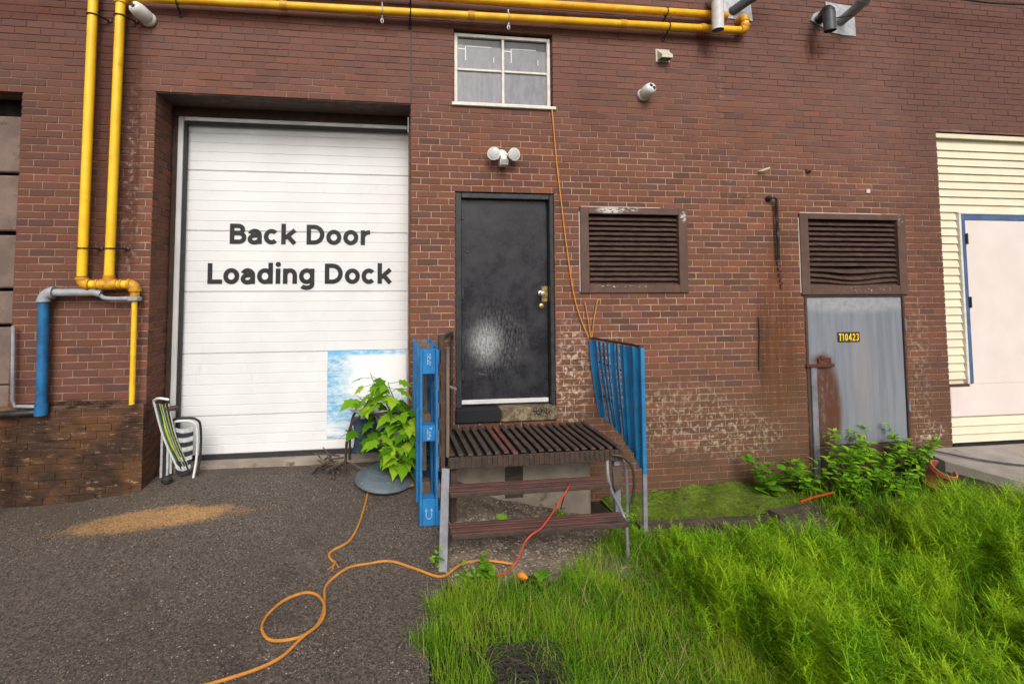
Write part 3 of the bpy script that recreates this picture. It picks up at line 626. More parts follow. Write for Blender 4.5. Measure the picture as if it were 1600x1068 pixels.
ud = MB(); ud.cbox(4.737, 4.768, -.006, .12, -.35, 1.590, .004); ud.cbox(5.998, 6.022, -.006, .12, -.35, 1.590, .004); ud.cbox(4.769, 5.997, -.004, .12, 1.572, 1.592, .003); ud.box(4.77, 5.99, .14, .16, -.4, 1.6)
util = ud.build('utility_door', M['brown_paint'], building, label='grey sheet-metal utility door numbered T10423 with rust streaks')
MB().cbox(4.772, 5.994, .012, .05, -.06, 1.566, .004).build('door_leaf', M['grey_door'], util)
MB().cbox(4.772, 5.994, -.01, .06, -.60, -.068, .01).build('kick_board', M['brown_paint'], util)
MB().box(5.145, 5.425, .006, .0115, 1.066, 1.176).build('number_plate', M['plate_black'], util)
strokes([('T', 0, .48), ('1', .58, .26), ('0', .98, .48), ('4', 1.56, .50), ('2', 2.16, .46), ('3', 2.72, .46)], 5.158, 5.412, 1.080, .0050, .082, M['sign_yellow'], util, 'number', t=.17)
hp = MB(); hp.cbox(4.715, 5.06, -.030, -.008, .800, .835, .003); hp.cbox(4.905, 4.955, -.02, .011, .87, .925, .012); hp.cbox(4.88, 5.04, -.008, .011, .80, .90, .004)
hp.build('hasp', M['rust'], util)
for z in (.35, 1.25): MB().tube([(6.010, -.012, z-.07), (6.010, -.012, z+.07)], .011, 8).build('hinge', M['grey_steel'], util)
MB().cbox(4.775, 4.845, -.02, .010, -.45, .795, .006).build('edge_strip', M['grey_steel'], util)

# --- right bay: cream siding round a pale door
SB = .05
rb = MB(); rb.box(6.58, 11, SB+.03, SB+.10, -.9, 3.50); rb.box(6.58, 11, .02, SB+.028, 3.455, 3.505)
bay = rb.build('siding_infill', M['siding'], building, label='cream siding closing the right-hand bay round a pale door')
def plank(x0, x1, z, h, name='plank'):
    q = [(SB+.020, z+h), (SB+.003, z+.012), (SB-.002, z+.004), (SB+.012, z)]
    m_ = MB().add([(x, a, b) for x in (x0, x1) for a, b in q], [(i, i+4, i+5, i+1) for i in range(3)]); m_.build(name, M['siding'], bay, fix=False)
z = 2.565; PL = .0935
while z + PL < 3.47: plank(6.585, 10.9, z, PL-.001); z += PL
z = 2.565 - PL
while z > .55: plank(6.585, 6.868, z, PL-.001); z -= PL
for i in range(3): plank(6.60, 10.9, -.125 + i*.094, .093)
ff = MB(); ff.cbox(6.872, 6.900, SB-.02, SB+.06, .55, 2.545, .004); ff.cbox(6.872, 9.0, SB-.019, SB+.06, 2.546, 2.566, .003); ff.build('outer_trim', M['white_paint'], bay)
bf = MB(); bf.cbox(6.901, 6.962, SB-.012, SB+.05, .56, 2.545, .004); bf.cbox(6.963, 9.0, SB-.011, SB+.05, 2.475, 2.545, .004); bf.build('door_frame', M['blue_frame'], bay)
leaf = MB(); leaf.cbox(6.965, 8.9, SB-.006, SB+.04, .545, 2.472, .004); leaf.cbox(6.640, 8.9, SB-.005, SB+.04, .175, .543, .004)
leaf.build('door_leaf', M['pink_leaf'], bay)
MB().cbox(6.60, 6.90, SB-.014, SB+.02, .52, .549, .004).build('bottom_trim', M['brown_paint'], bay)
for z in (1.50, 2.25): 
    h = MB(); h.cbox(6.945, 6.985, SB-.022, SB-.006, z-.06, z+.06, .003); h.tube([(6.962, SB-.024, z-.065), (6.962, SB-.024, z+.065)], .010, 8); h.build('hinge', M['black_metal'], bay)
MB().lathe([(.03, 0), (.03, .01), (.02, .02), (.02, .05), (.001, .055)], (7.80, SB-.006, 1.47), (0, -1, 0), 14).build('door_knob', M['black_metal'], bay, True)
MB().cbox(6.60, 10.9, .0, .12, -.30, -.135, .01).build('dark_gap', M['dark_void'], bay)

# ------------------------------------------------------------------ gas pipes
PY = -.10
gas = thing('gas_pipe', 'yellow gas pipe with twin risers and two long runs across the wall', 'pipe', (-2.6, PY, 1.7))
def elbow(c, r, u, v, rad, m, parent, name='elbow', collar=True):
    b = MB(); c = Vector(c); u = Vector(u); v = Vector(v); pts = arc(c, r, 0, math.pi/2, 7, u, v)
    b.tube(pts, rad * 1.14, 14)
    if collar:
        for p, d in ((pts[0], v), (pts[-1], u)): b.tube([p - d*.012, p + d*.014], rad * 1.28, 14)
    return b.build(name, m, parent, True)
RP = .041
MB().tube([(-2.600, PY, 1.80), (-2.597, PY, 4.9)], RP, 16).build('riser', M['yellow'], gas, True)
MB().tube([(-2.375, PY, 1.80), (-2.362, PY, 4.34)], RP, 16).build('riser', M['yellow'], gas, True)
ZH = 1.725
elbow((-2.545, PY, ZH+.055), .055, (-1, 0, 0), (0, 0, -1), RP, M['yellow_old'], gas)
MB().tube([(-2.54, PY, ZH), (-2.20, PY, ZH)], RP*.92, 14).build('header_pipe', M['yellow'], gas, True)
t = MB(); t.tube([(-2.445, PY, ZH), (-2.305, PY, ZH)], RP*1.2, 14); t.tube([(-2.375, PY, ZH), (-2.375, PY, ZH+.085)], RP*1.2, 14); t.build('tee', M['yellow_old'], gas, True)
for x in (-2.475, -2.275): MB().tube([(x-.012, PY, ZH), (x+.012, PY, ZH)], RP*1.14, 14).build('coupling', M['yellow_old'], gas, True)
elbow((-2.205, PY, ZH-.05), .05, (0, 0, 1), (1, 0, 0), RP, M['yellow_old'], gas)
MB().tube([(-2.155, PY, ZH-.06), (-2.155, PY, 1.585)], RP*.95, 14).build('reducer', M['yellow_old'], gas, True)
MB().tube([(-2.155, PY, 1.59), (-2.149, PY, .655)], .023, 12).build('drop_pipe', M['yellow'], gas, True)
elbow((-2.310, PY, 4.345), .052, (-1, 0, 0), (0, 0, 1), RP, M['yellow'], gas)
def zl(x): return 4.395 + (x + 2.31) * (4.515 - 4.395) / 6.2      # the long run climbs slightly to the right
MB().tube([(-2.315, PY, zl(-2.315)), (3.99, PY, zl(3.99))], RP*.98, 16).build('long_run', M['yellow_worn'], gas, True)
for x in (-.9, .95, 2.6): MB().tube([(x-.035, PY, zl(x)), (x+.035, PY, zl(x))], RP*1.12, 14).build('coupling', M['yellow_old'], gas, True)
MB().tube([(-6, PY, 4.55), (1.0, PY, 4.630), (3.70, PY, 4.672)], RP*.98, 16).build('long_run', M['yellow_worn'], gas, True)
elbow((3.985, PY, zl(3.99)+.055), .055, (0, 0, -1), (1, 0, 0), RP, M['yellow_old'], gas)
MB().tube([(4.040, PY, 4.57), (4.040, PY, 4.625)], RP, 14).build('nipple', M['yellow'], gas, True)
e = MB(); e.tube([(4.040, PY, 4.62), (4.040, PY, 4.655), (4.040, PY+.03, 4.67), (4.035, .0, 4.672)], RP*1.18, 14); e.build('elbow', M['yellow_old'], gas, True)
e = MB(); e.tube([(3.66, PY, 4.672), (3.74, PY, 4.673)], RP*1.15, 14); e.tube([(3.74, PY, 4.673), (3.80, PY+.01, 4.672), (3.82, PY+.05, 4.67), (3.82, .0, 4.67)], RP*1.15, 14); e.build('elbow', M['yellow_old'], gas, True)
MB().tube([(3.50, PY, zl(3.5)), (3.545, PY, zl(3.54))], RP*1.22, 14).build('coupling', M['yellow_old'], gas, True)
def clamp(p, along, side, m=M['black_metal']):
    p = Vector(p); al = Vector(along); sd_ = Vector(side); b = MB()
    b.tube(arc(p, RP+.006, 0, 2*math.pi*23/24, 23, sd_, Vector((0, -1, 0))), .006, 6, closed=True)
    q = p + sd_*(RP+.012); b.tube([q, q + Vector((0, .05, 0)) + sd_*.02, (q.x+sd_.x*.05, -.002, q.z+sd_.z*.05)], .009, 8)
    b.lathe([(.022, 0), (.02, .008), (.01, .014)], (q.x+sd_.x*.05, .0, q.z+sd_.z*.05), (0, -1, 0), 10)
    b.build('pipe_clamp', m, gas, True)
for (x, z) in ((-2.599, 4.20), (-2.365, 4.21), (-2.600, 2.05), (-2.374, 2.05)): clamp((x, PY, z), (0,0,1), (1,0,0))
for x in (-1.87, .33, 3.12): clamp((x, PY, zl(x)), (1,0,0), (0,0,-1))
for x in (.33, 3.10): clamp((x, PY, 4.63 + (x-1)*.0156), (1,0,0), (0,0,-1))
for x in (.05, 1.345):            # chain link hangers
    b = MB(); z = zl(x); b.tube(arc((x, PY, z), RP+.005, 0, 2*math.pi*19/20, 19, (0,0,1), (0,1,0)), .005, 6, closed=True)
    for k in range(2):
        zc = z - RP - .025 - .034*k; u = (1,0,0) if k else (0,1,0)
        b.tube([Vector((x, PY, zc)) + Vector(u)*.012*math.cos(a) + Vector((0,0,1))*.024*math.sin(a) for a in [i*math.pi/6 for i in range(12)]], .0045, 6, closed=True)
    b.tube([(x, PY, z+RP), (x, PY+.01, z+RP+.05), (x, .0, z+RP+.055)], .007, 6)
    b.build('chain_hanger', M['galv'], gas, True)

wp = thing('water_pipe', 'blue drain pipe with a grey elbow left of the yellow pipe', 'pipe', (-2.9, -.09, .6))
MB().tube([(-2.908, -.09, 1.60), (-2.898, -.09, 1.2), (-2.889, -.09, .60)], .043, 16).build('pipe', M['blue_pipe'], wp, True)
e = elbow((-2.840, -.09, 1.585), .068, (0, 0, 1), (-1, 0, 0), .044, M['pvc_grey'], wp)
MB().tube([(-2.845, -.09, 1.653), (-2.50, -.09, 1.655), (-2.44, -.09, 1.640)], .034, 14).build('grey_run', M['pvc_grey'], wp, True)
tp = MB(); tp.tube(smooth_path([(-2.46, -.09, 1.642), (-2.41, -.093, 1.605), (-2.30, -.095, 1.597), (-2.19, -.095, 1.600)]), .019, 10); tp.cbox(-2.20, -2.108, -.150, -.050, 1.575, 1.615, .008); tp.build('tape_wrap', M['pvc_grey'], wp, True)
MB().tube([(-2.890, -.09, .68), (-2.890, -.09, .585)], .051, 16).build('socket', M['blue_pipe'], wp, True)
cn = thing('conduit', 'thin grey conduit at the far left edge of the brick base', 'conduit', (-3.14, -.06, .6))
MB().tube([(-3.16, -.06, 1.36), (-3.14, -.06, .72), (-3.12, -.06, .66), (-3.02, -.06, .655), (-2.95, -.07, .655)], .016, 10).build('pipe', M['pvc_grey'], cn, True)
tag(MB().tube(smooth_path([(-3.5, -.07, .60), (-3.2, -.09, .60), (-2.98, -.08, .605), (-2.90, -.06, .60)]), .028, 10).build('hose', M['black_cable'], None, True), 'short black hose on the ledge beside the blue pipe', 'hose')
bo = thing('bollard', 'slim green-topped post at the left edge of the photo', 'post', (-3.14, -.28, -.3))
b = MB(); b.tube([(-3.165, -.25, -.28), (-3.165, -.25, .60)], .022, 12); b.build('post', M['grey_steel'], bo, True)
MB().lathe([(.026, 0), (.026, .42), (.018, .45), (.001, .455)], (-3.165, -.25, .61), (0, 0, 1), 14).build('sleeve', mat('olive_green_sleeve', (.16, .17, .03), (.10, .11, .02), 12, .6), bo, True)

# ------------------------------------------------------------------ fittings on the wall
def turret(label, base, face):
    base = Vector(base); face = Vector(face); d = (face - base).normalized(); L = (face - base).length
    c = thing('security_camera', label, 'camera', base, 'security cameras on the wall')
    MB().lathe([(.066, 0), (.070, .012), (.066, .035), (.05, .05)], base, (0, -1, 0), 24).build('base', M['white_plastic'], c, True)
    b0 = base + Vector((0, -.03, 0))
    MB().lathe([(.058, 0), (.066, .02), (.067, L*.55), (.062, L*.8), (.052, L*.97), (.045, L)], b0, d, 24).build('housing', M['white_plastic'], c, True)
    f0 = b0 + d * (L + .0005); u = d.cross(Vector((0,0,1))).normalized(); u2 = Vector((.75, 0, -.66)); u2 = (u2 - d*u2.dot(d)).normalized()
    MB().lathe([(.043, 0), (.043, .004), (.04, .006)], f0, d, 24).build('face', M['white_plastic'], c, True)
    for s_ in (-1, 1): MB().lathe([(.020, 0), (.020, .004), (.013, .007), (.001, .008)], f0 + d*.005 + u2*.0215*s_, d, 16).build('lens', M['lens'], c, True)
turret('white turret camera beside the yellow risers, top left', (-2.15, 0, 4.235), (-2.225, -.14, 4.285))
turret('white turret camera right of the window', (2.865, 0, 3.765), (2.885, -.13, 3.80))
hv = thing('vent_hood', 'small cream vent hood high on the wall', 'vent hood', (3.10, 0, 4.21))
MB().cbox(3.022, 3.186, -.012, .0, 4.142, 4.286, .003).build('back_plate', M['cream_plastic'], hv)
h = MB(); x0, x1, z0, z1, y = 3.038, 3.172, 4.158, 4.270, -.10
h.add([(x0, -.012, z1), (x1, -.012, z1), (x1, -.012, z0), (x0, -.012, z0), (x0+.005, y, z0+.035), (x1-.005, y, z0+.035), (x0+.005, y, z0), (x1-.005, y, z0)],
      [(0, 4, 5, 1), (0, 3, 6, 4), (1, 5, 7, 2), (4, 6, 7, 5)]); h.build('hood', M['cream_plastic'], hv)
MB().box(3.046, 3.164, -.09, -.085, 4.156, 4.19).build('flap', M['dark_void'], hv)
fl = thing('flood_light', 'white twin-head flood light above the black door', 'light', (1.285, 0, 3.03))
MB().lathe([(.06, 0), (.06, .02), (.045, .032)], (1.283, 0, 3.045), (0, -1, 0), 24).build('base', M['white_plastic'], fl, True)
for s_, lb in ((-1, 'head'), (1, 'head')):
    c = Vector((1.280 + s_*.100, -.115, 3.035)); d = Vector((s_*.28, -.92, -.10)).normalized()
    arm = MB(); arm.tube([(1.283 + s_*.03, -.03, 3.05), (1.283 + s_*.065, -.05, 3.05), c - d*.05], .014, 10); arm.build('arm', M['white_plastic'], fl, True)
    MB().lathe([(.022, -.075), (.034, -.055), (.062, .0), (.066, .02), (.064, .028)], c, d, 24).build('head', M['white_plastic'], fl, True)
    MB().lathe([(.057, .0285), (.048, .033), (.001, .037)], c, d, 24).build('glass', mat('lamp_glass', (.55, .55, .53), (.48, .48, .47), 30, .15), fl, True)
sn = MB(); sn.cbox(1.248, 1.318, -.12, -.03, 2.985, 3.03, .01); sn.cbox(1.240, 1.326, -.14, -.035, 2.915, 2.985, .012); sn.build('sensor', M['white_plastic'], fl, True)
sl = MB()
for i in range(4): sl.cbox(1.246, 1.320, -.146, -.141, 2.922+.015*i, 2.932+.015*i, .002)
sl.build('sensor_grille', M['pvc_grey'], fl)
# flues through galvanised plates
f1 = thing('flue_vent', 'white flue pipe dropping in front of a galvanised plate above the gas pipes', 'flue', (3.8, 0, 4.75))
MB().prism([(3.640, 4.99), (4.175, 5.04), (4.21, 4.685), (3.79, 4.70)], -.012, -.001).build('wall_plate', M['galv'], f1)
MB().tube([(3.605, -.25, 4.78), (3.598, -.25, 4.42)], .060, 20, cap=False).build('outlet', M['pvc_white'], f1, True)
i_ = MB(); i_.tube([(3.605, -.25, 4.77), (3.598, -.25, 4.424)], .052, 20); i_.build('bore', M['pvc_dark'], f1, True)
MB().tube([(3.72, -.001, 4.87), (3.69, -.10, 4.85), (3.64, -.20, 4.83), (3.606, -.25, 4.80), (3.605, -.25, 4.74)], .066, 20).build('elbow', M['pvc_white'], f1, True)
MB().tube([(3.96, .0, 4.78), (4.10, -.22, 4.87), (4.40, -.62, 5.15)], .052, 18).build('intake', M['pvc_dark'], f1, True)
f2 = thing('flue_vent', 'black outlet and grey flue pipe on a galvanised plate, top right', 'flue', (5.3, 0, 4.8))
MB().prism([(5.150, 4.985), (5.30, 4.97), (5.505, 4.955), (5.530, 4.80), (5.535, 4.60), (5.36, 4.602), (5.20, 4.625), (5.165, 4.80)], -.012, -.001).build('wall_plate', M['galv'], f2)
MB().prism([(4.985, 4.825), (5.06, 4.86), (5.148, 4.80), (5.147, 4.67), (5.09, 4.675), (4.945, 4.745)], -.016, -.002).build('side_plate', M['galv'], f2)
MB().tube([(5.06, -.002, 4.76), (5.02, -.12, 4.765), (4.965, -.22, 4.76), (4.950, -.25, 4.735), (4.950, -.25, 4.66)], .055, 18).build('elbow', M['black_cable'], f2, True)
MB().tube([(4.950, -.25, 4.72), (4.953, -.25, 4.505)], .059, 20, cap=False).build('outlet', M['pvc_dark'], f2, True)
MB().tube([(4.950, -.25, 4.71), (4.953, -.25, 4.509)], .051, 20).build('bore', M['dark_void'], f2, True)
MB().tube([(5.345, 0, 4.765), (5.33, -.20, 4.80), (5.29, -.42, 4.86), (5.22, -.75, 4.97)], .056, 20).build('intake', M['pvc_grey'], f2, True)
MB().tube([(5.315, -.30, 4.825), (5.30, -.36, 4.845)], .064, 20).build('collar', M['pvc_grey'], f2, True)
MB().tube([(5.01, -.25, 4.655), (5.31, -.18, 4.74)], .006, 6).build('strap', M['black_metal'], f2)
tag(MB().tube(smooth_path([(6.2, -.15, 5.10), (6.9, -.2, 5.03), (7.4, -.2, 5.03), (8.6, -.2, 5.10), (11, -.2, 5.3)]), .012, 8).build('overhead_cable', M['black_cable'], None, True), 'dark cable sagging across the top right corner', 'cable')
tag(MB().tube([(4.225, .02, 2.965), (4.225, -.05, 2.965), (4.300, -.08, 2.995)], .013, 10).build('pipe_stub', M['cream_plastic'], None, True), 'short bent cream pipe stub sticking out of the wall', 'pipe')
st = MB(); st.cbox(4.815, 4.875, -.018, .0, 2.975, 3.012, .004); st.tube([(4.84, -.01, 2.99), (4.845, -.045, 2.985)], .010, 8)
tag(st.build('wall_anchor', M['rust'], None), 'rusty anchor stub above the right vent', 'anchor')
tag(MB().cbox(5.585, 5.635, -.012, .0, 2.755, 2.805, .004).build('cover_plate', M['cream_plastic'], None), 'tiny beige square cover plate above the bent vent', 'cover plate')
ck = thing('curly_cable', 'black curly cable hanging from a hook between the vents', 'cable', (4.33, 0, 2.66))
b = MB(); b.lathe([(.03, 0), (.03, .03), (.018, .05)], (4.325, 0, 2.665), (0, -1, 0), 14); b.tube([(4.325, -.05, 2.665), (4.36, -.06, 2.665), (4.392, -.05, 2.655), (4.394, -.05, 2.60)], .013, 8); b.build('hook', M['black_metal'], ck, True)
pts = [];
for i in range(420):
    t_ = i / 419; z = 2.62 - .62*t_; pts.append((4.393 + .012*math.cos(i*1.05) + .006*t_, -.045 + .012*math.sin(i*1.05), z + .004*math.sin(i)))
MB().tube(pts[:420], .0055, 5).build('coil', M['black_cable'], ck, True)
pts = [(4.40 + .02*t_*2 + .017*math.sin(t_*5.2*2*math.pi), -.03 + .015*math.cos(t_*5.2*2*math.pi), 2.0 - .33*t_) for t_ in [i/90 for i in range(91)]]
MB().tube(pts, .0048, 5).build('loose_end', M['black_cable'], ck, True)
tag(MB().tube(smooth_path([(4.158, -.006, 1.36), (4.165, -.008, 1.15), (4.150, -.006, .95), (4.148, -.007, .78)]), .008, 6).build('wire', M['black_cable'], None, True), 'short dark wire stuck to the wall below the curly cable', 'wire')
wc = thing('hanging_cable', 'thin orange cable hanging from the window sill to the blue slatted guard', 'cable', (1.83, -.03, 3.55))
MB().tube(smooth_path([(1.830, -.02, 3.56), (1.842, -.03, 3.35), (1.872, -.02, 3.014), (1.925, -.025, 2.5), (1.965, -.025, 2.143), (2.028, -.025, 1.679), (2.09, -.03, 1.42), (2.185, -.04, 1.175)]), .0065, 6).build('cord', M['orange_cord'], wc, True)
MB().tube(smooth_path([(2.21, -.05, 1.16), (2.19, -.03, 1.35), (2.16, -.02, 1.54)]), .006, 6).build('tail', M['yellow_cord'], wc, True)
MB().tube(smooth_path([(2.225, -.04, 1.17), (2.25, -.04, 1.36), (2.295, -.03, 1.545), (2.315, -.03, 1.56)]), .0065, 6).build('tail', M['yellow_cord'], wc, True)

# ------------------------------------------------------------------ landing and steps
stair = thing('steel_stair', 'rusty steel landing with slatted deck and two steps below the black door', 'stairs', (1.3, -.5, -.35))
LZ = .325; n = 20; x0, x1 = .615, 2.135
for i in range(n):
    x = x0 + .03 + (x1-x0-.06)*i/(n-1); tw = random.uniform(-.004, .004); dz = random.uniform(-.004, .004)
    b = MB(); b.cbox(x-.0205+tw, x+.0205+tw, -.835+random.uniform(-.010, .010), -.045, LZ-.018+dz, LZ+dz, .002)
    b.build('slat', M['grate_red'] if i in (6, 7) else M['grate'], stair)
fb = MB(); fb.cbox(x0, x1, -.850, -.838, LZ-.115, LZ-.020, .003)
for i in range(34):
    x = x0 + .02 + i*(x1-x0-.04)/33; fb.cbox(x-.014, x+.014, -.860, -.8505, LZ-.125+random.uniform(0, .035), LZ-.012-random.uniform(0, .008), .003)
fb.build('front_edge', M['black_rust'], stair)
sb = MB(); sb.cbox(x0-.004, x0+.03, -.822, -.042, LZ-.11, LZ-.033, .004); sb.cbox(x1-.03, x1+.004, -.822, -.042, LZ-.11, LZ-.033, .004); sb.cbox(x0+.031, x1-.031, -.45, -.41, LZ-.09, LZ-.041, .004); sb.build('bearer', M['grate'], stair)
MB().box(x0+.032, x1-.032, -.83, -.05, LZ-.040, LZ-.0345).build('gap_shade', M['dark_void'], stair)  # added dark sheet, stands in for shade in the slat gaps
def tread(y, z, xa, xb):
    b = MB()
    for i in range(5):
        yy = y - .090 + i*.037; b.cbox(xa, xb, yy, yy+.025, z-.020, z+random.uniform(-.004, .004), .003)
    t = b.build('tread', M['tread'], stair); MB().cbox(xa, xb, y-.104, y-.092, z-.034, z-.004, .003).build('nosing', M['black_rust'], t)
tread(-.96, .105, .595, 1.915); tread(-1.215, -.085, .57, 1.945)
def leg(a, b, wx, wy, m='grey_steel'): MB().beam(a, b, wx, wy, (1, 0, 0)).build('leg', M[m], stair)
leg((.585, -.855, .22), (.497, -1.345, -.33), .022, .062)
MB().tube(smooth_path([(1.99, -.845, .22), (1.96, -.93, .10), (1.945, -1.02, .03), (1.955, -1.16, -.06), (1.965, -1.22, -.16), (1.97, -1.23, -.42)]), .014, 8).build('leg', M['grey_steel'], stair, True)
leg((2.09, -.80, .21), (2.10, -.80, -.52), .05, .05); leg((.66, -.78, .21), (.66, -.78, -.3), .05, .05, 'black_rust')
hr = MB(); hr.cbox(.527, .583, -.86, -.80, .20, 1.305, .006); hr.build('post', M['black_rust'], stair)
hr = MB(); hr.cbox(.745, .773, -.055, -.025, .30, 1.255, .004); hr.build('post', M['black_rust'], stair)
MB().beam((.555, -.80, 1.275), (.758, -.056, 1.235), .035, .035).build('rail', M['black_rust'], stair); MB().beam((.557, -.80, .80), (.757, -.056, .78), .02, .03).build('rail', M['black_rust'], stair)
MB().cbox(.592, .622, -.83, -.80, .30, 1.20, .006).build('post', M['raw_wood'], stair)
gl = MB(); gl.tube([(.66, -.42, .80), (.735, -.46, .775)], .016, 10); gl.build('pipe_end', M['steel'], stair)
fd = thing('foundation_block', 'stained concrete block under the steel landing', 'concrete block', (1.3, -.3, -.5))
MB().cbox(.72, 2.02, -.44, -.002, -.65, .205, .02).build('block', M['concrete'], fd)
MB().cbox(.60, .74, -.50, -.03, -.6, .10, .03).build('rubble_heap', M['concrete'], fd)
MB().box(1.19, 1.36, -.446, -.4415, -.22, .203).build('stain_board', M['timber'], fd)
# blue guard sheet on the right side of the landing
gp = thing('slatted_guard', 'blue slatted side guard hanging right of the landing', 'railing', (2.25, -.4, .1))
NS = 11
for i in range(NS):
    t0 = (i + .06)/NS; t1 = (i + .90)/NS; tm = (t0+t1)/2; z1 = 1.145 + .025*tm + random.uniform(-.008, .006)
    z0 = .37 - .27*tm**2.4 + random.uniform(-.03, .02); tw = random.uniform(-.012, .012); bw = random.uniform(-.010, .016); ph = random.uniform(0, 6)
    def sp(a, s_, t0=t0, t1=t1, z0=z0, z1=z1, tw=tw, bw=bw, ph=ph):
        t = t0 + (t1-t0)*a; bow = .16*(1-s_)**1.6*(1-t)**.7; z = z0 + (z1-z0)*s_
        return (2.205 + .09*t + bow*.55 + tw*(a-.5)*2 + bw*math.sin(s_*3.1+ph) + .006*math.cos((a-.5)*3), -.03 - .82*t + .014*math.sin(s_*2.4+ph)*(1-s_) - .03*(1-s_)*(1-t), z + (.012*math.sin(a*9+ph) if s_ == 0 else 0))
    b = MB().sheet(4, 12, sp); k = len(b.v); b.add([(p[0]+.010, p[1], p[2]) for p in b.v[:k]], [q[::-1] for q in b.f[:]])
    ring = [j for j in range(5)] + [5*j+4 for j in range(1, 13)] + [60+j for j in range(3, -1, -1)] + [5*j for j in range(11, 0, -1)]
    n_ = len(ring); b.f += [(ring[q], ring[(q+1) % n_], ring[(q+1) % n_]+k, ring[q]+k)[::-1] for q in range(n_)]
    b.build('slat', M['blue_sheet'], gp, False, fix=True)
for s_, nm in ((.30, 'batten'), (.72, 'batten')):
    MB().tube([(2.232 + .09*t + .16*(1-s_)**1.6*(1-t)**.7*.55, -.03 - .82*t, (.36 - .26*t**2.4)*(1-s_) + (1.15+.025*t)*s_) for t in [q/10 for q in range(11)]], .012, 6).build(nm, M['rust'], gp, True)
MB().beam((2.222, -.03, 1.165), (2.315, -.87, 1.185), .035, .02).build('top_rail', M['black_rust'], gp)
MB().cbox(2.300, 2.335, -.885, -.855, .10, 1.17, .004).build('edge_post', M['blue_sheet'], gp)
MB().beam((2.318, -.87, .10), (2.28, -.93, -.50), .022, .035, (1, 0, 0)).build('leg', M['grey_steel'], gp)
MB().tube(smooth_path([(2.02, -.86, .27), (2.12, -.88, .25), (2.20, -.88, .16), (2.22, -.87, .0), (2.20, -.86, -.15)]), .013, 8).build('curved_frame', M['black_rust'], gp, True)
MB().tube(smooth_path([(2.06, -.80, .26), (2.15, -.81, .20), (2.19, -.80, .02), (2.19, -.79, -.5)]), .014, 8).build('leg', M['grey_steel'], gp, True)
MB().prism([(2.03, .17), (2.11, .17), (2.12, .0), (2.06, -.05), (2.04, .0)], -.862, -.850).build('bracket', M['timber'], gp)

# ------------------------------------------------------------------ blue pallet
pal = thing('pallet', 'blue wooden block pallet standing on edge left of the steps', 'pallet', (.455, -.45, -.2))
PX0, PX1, PZ0, PZ1 = .372, .524, h_asphalt(.45, -.82) + .002, 1.19
H = PZ1 - PZ0
for yb in (-.86, -.51, -.17):
    for a, b in ((0, .15), (.475, .565), (.86, 1.0)):
        MB().cbox(PX0+.023, PX1-.023, yb+.006, yb+.118, PZ0+H*a, PZ0+H*b, .004).build('block', M['blue_wood'] if yb < -.8 else M['raw_wood'], pal)
for yb in (-.86, -.51, -.17):
    MB().cbox(PX0, PX0+.022, yb, yb+.125, PZ0, PZ1, .003).build('base_board', M['blue_wood'], pal)
    MB().cbox(PX1-.022, PX1, yb, yb+.125, PZ0, PZ1, .003).build('stringer_board', M['blue_wood'], pal)
for i in range(7):
    z = PZ0 + (H-.12)*i/6; MB().cbox(PX1+.0005, PX1+.022, -.86, -.05, z, z+.118, .003).build('deck_board', M['blue_wood'] if i in (0, 6) else M['raw_wood'], pal)
mk = MB()
for zc in (PZ0+H*.945, PZ0+H*.52):
    for i in range(9):
        z = zc + (i-4)*.011; x = .448 + random.uniform(-.012, .004)
        mk.box(x, x+random.uniform(.010, .028), -.8556, -.8545, z-.003, z+.003)
    mk.box(.432, .436, -.8556, -.8545, zc-.045, zc+.045)
u = arc((.448, -.8555, PZ0+H*.055), .022, math.pi, 2*math.pi, 8, (1,0,0), (0,0,1)); 
mk.tube([Vector((.426, -.8555, PZ0+H*.085))] + u + [Vector((.470, -.8555, PZ0+H*.085))], .005, 6)
for sx in (.426, .470): mk.prism([(sx-.014, PZ0+H*.083), (sx+.014, PZ0+H*.083), (sx, PZ0+H*.10)], -.857, -.8545)
mk.build('stencil_marks', mat('faded_stencil', (.34, .50, .62), (.14, .30, .48), 40, .7), pal)
for x, z in ((.455, .25), (.46, .75)): MB().cbox(x-.03, x+.02, -.40, -.39, z-.2, z+.2, .003).build('inner_board', M['raw_wood'], pal)

# ------------------------------------------------------------------ clutter by the loading door
lid = thing('bin_lid', 'blue-grey round bin lid lying below the sapling', 'lid', (.10, -.26, -.08))
MB().lathe([(.002, .075), (.10, .072), (.19, .055), (.25, .030), (.272, .012), (.280, .0), (.272, -.012), (.262, .0), (.24, .012), (.10, .05), (.002, .055)], (.105, -.17, -.085), (.03, -.10, 1), 40).build('disc', M['lid'], lid, True)
lr = MB()
for r_ in (.12, .2): lr.tube([Vector((.105, -.17, -.085)) + Vector((r_*math.cos(a), r_*math.sin(a), .071 if r_ < .15 else .052)) + Vector((0,0,.1*r_*math.sin(a))) for a in [i*math.pi/18 for i in range(36)]], .006, 5, closed=True)
lr.build('rib', M['lid'], lid, True)
tag(MB().cbox(0, .19, 0, .10, 0, .018, .004).build('wood_block', M['orange_wood'], None), 'small orange scrap of wood by the foot of the pallet', 'wood scrap')
wb = bpy.data.objects['wood_block']; wb.location = (.19, -.36, h_asphalt(.25, -.33) + .012); wb.rotation_euler = (R(10), R(-4), R(12))
ch = thing('broken_chair', 'broken tubular chair with a pale oval seat under the sapling', 'chair', (-.1, .15, -.05))
MB().lathe([(.002, .0), (.16, .0), (.24, .008), (.27, .025), (.262, .034), (.23, .02), (.15, .014), (.002, .016)], (.02, .12, .475), (-.03, .06, 1), 32).build('seat', M['web_white'], ch, True)
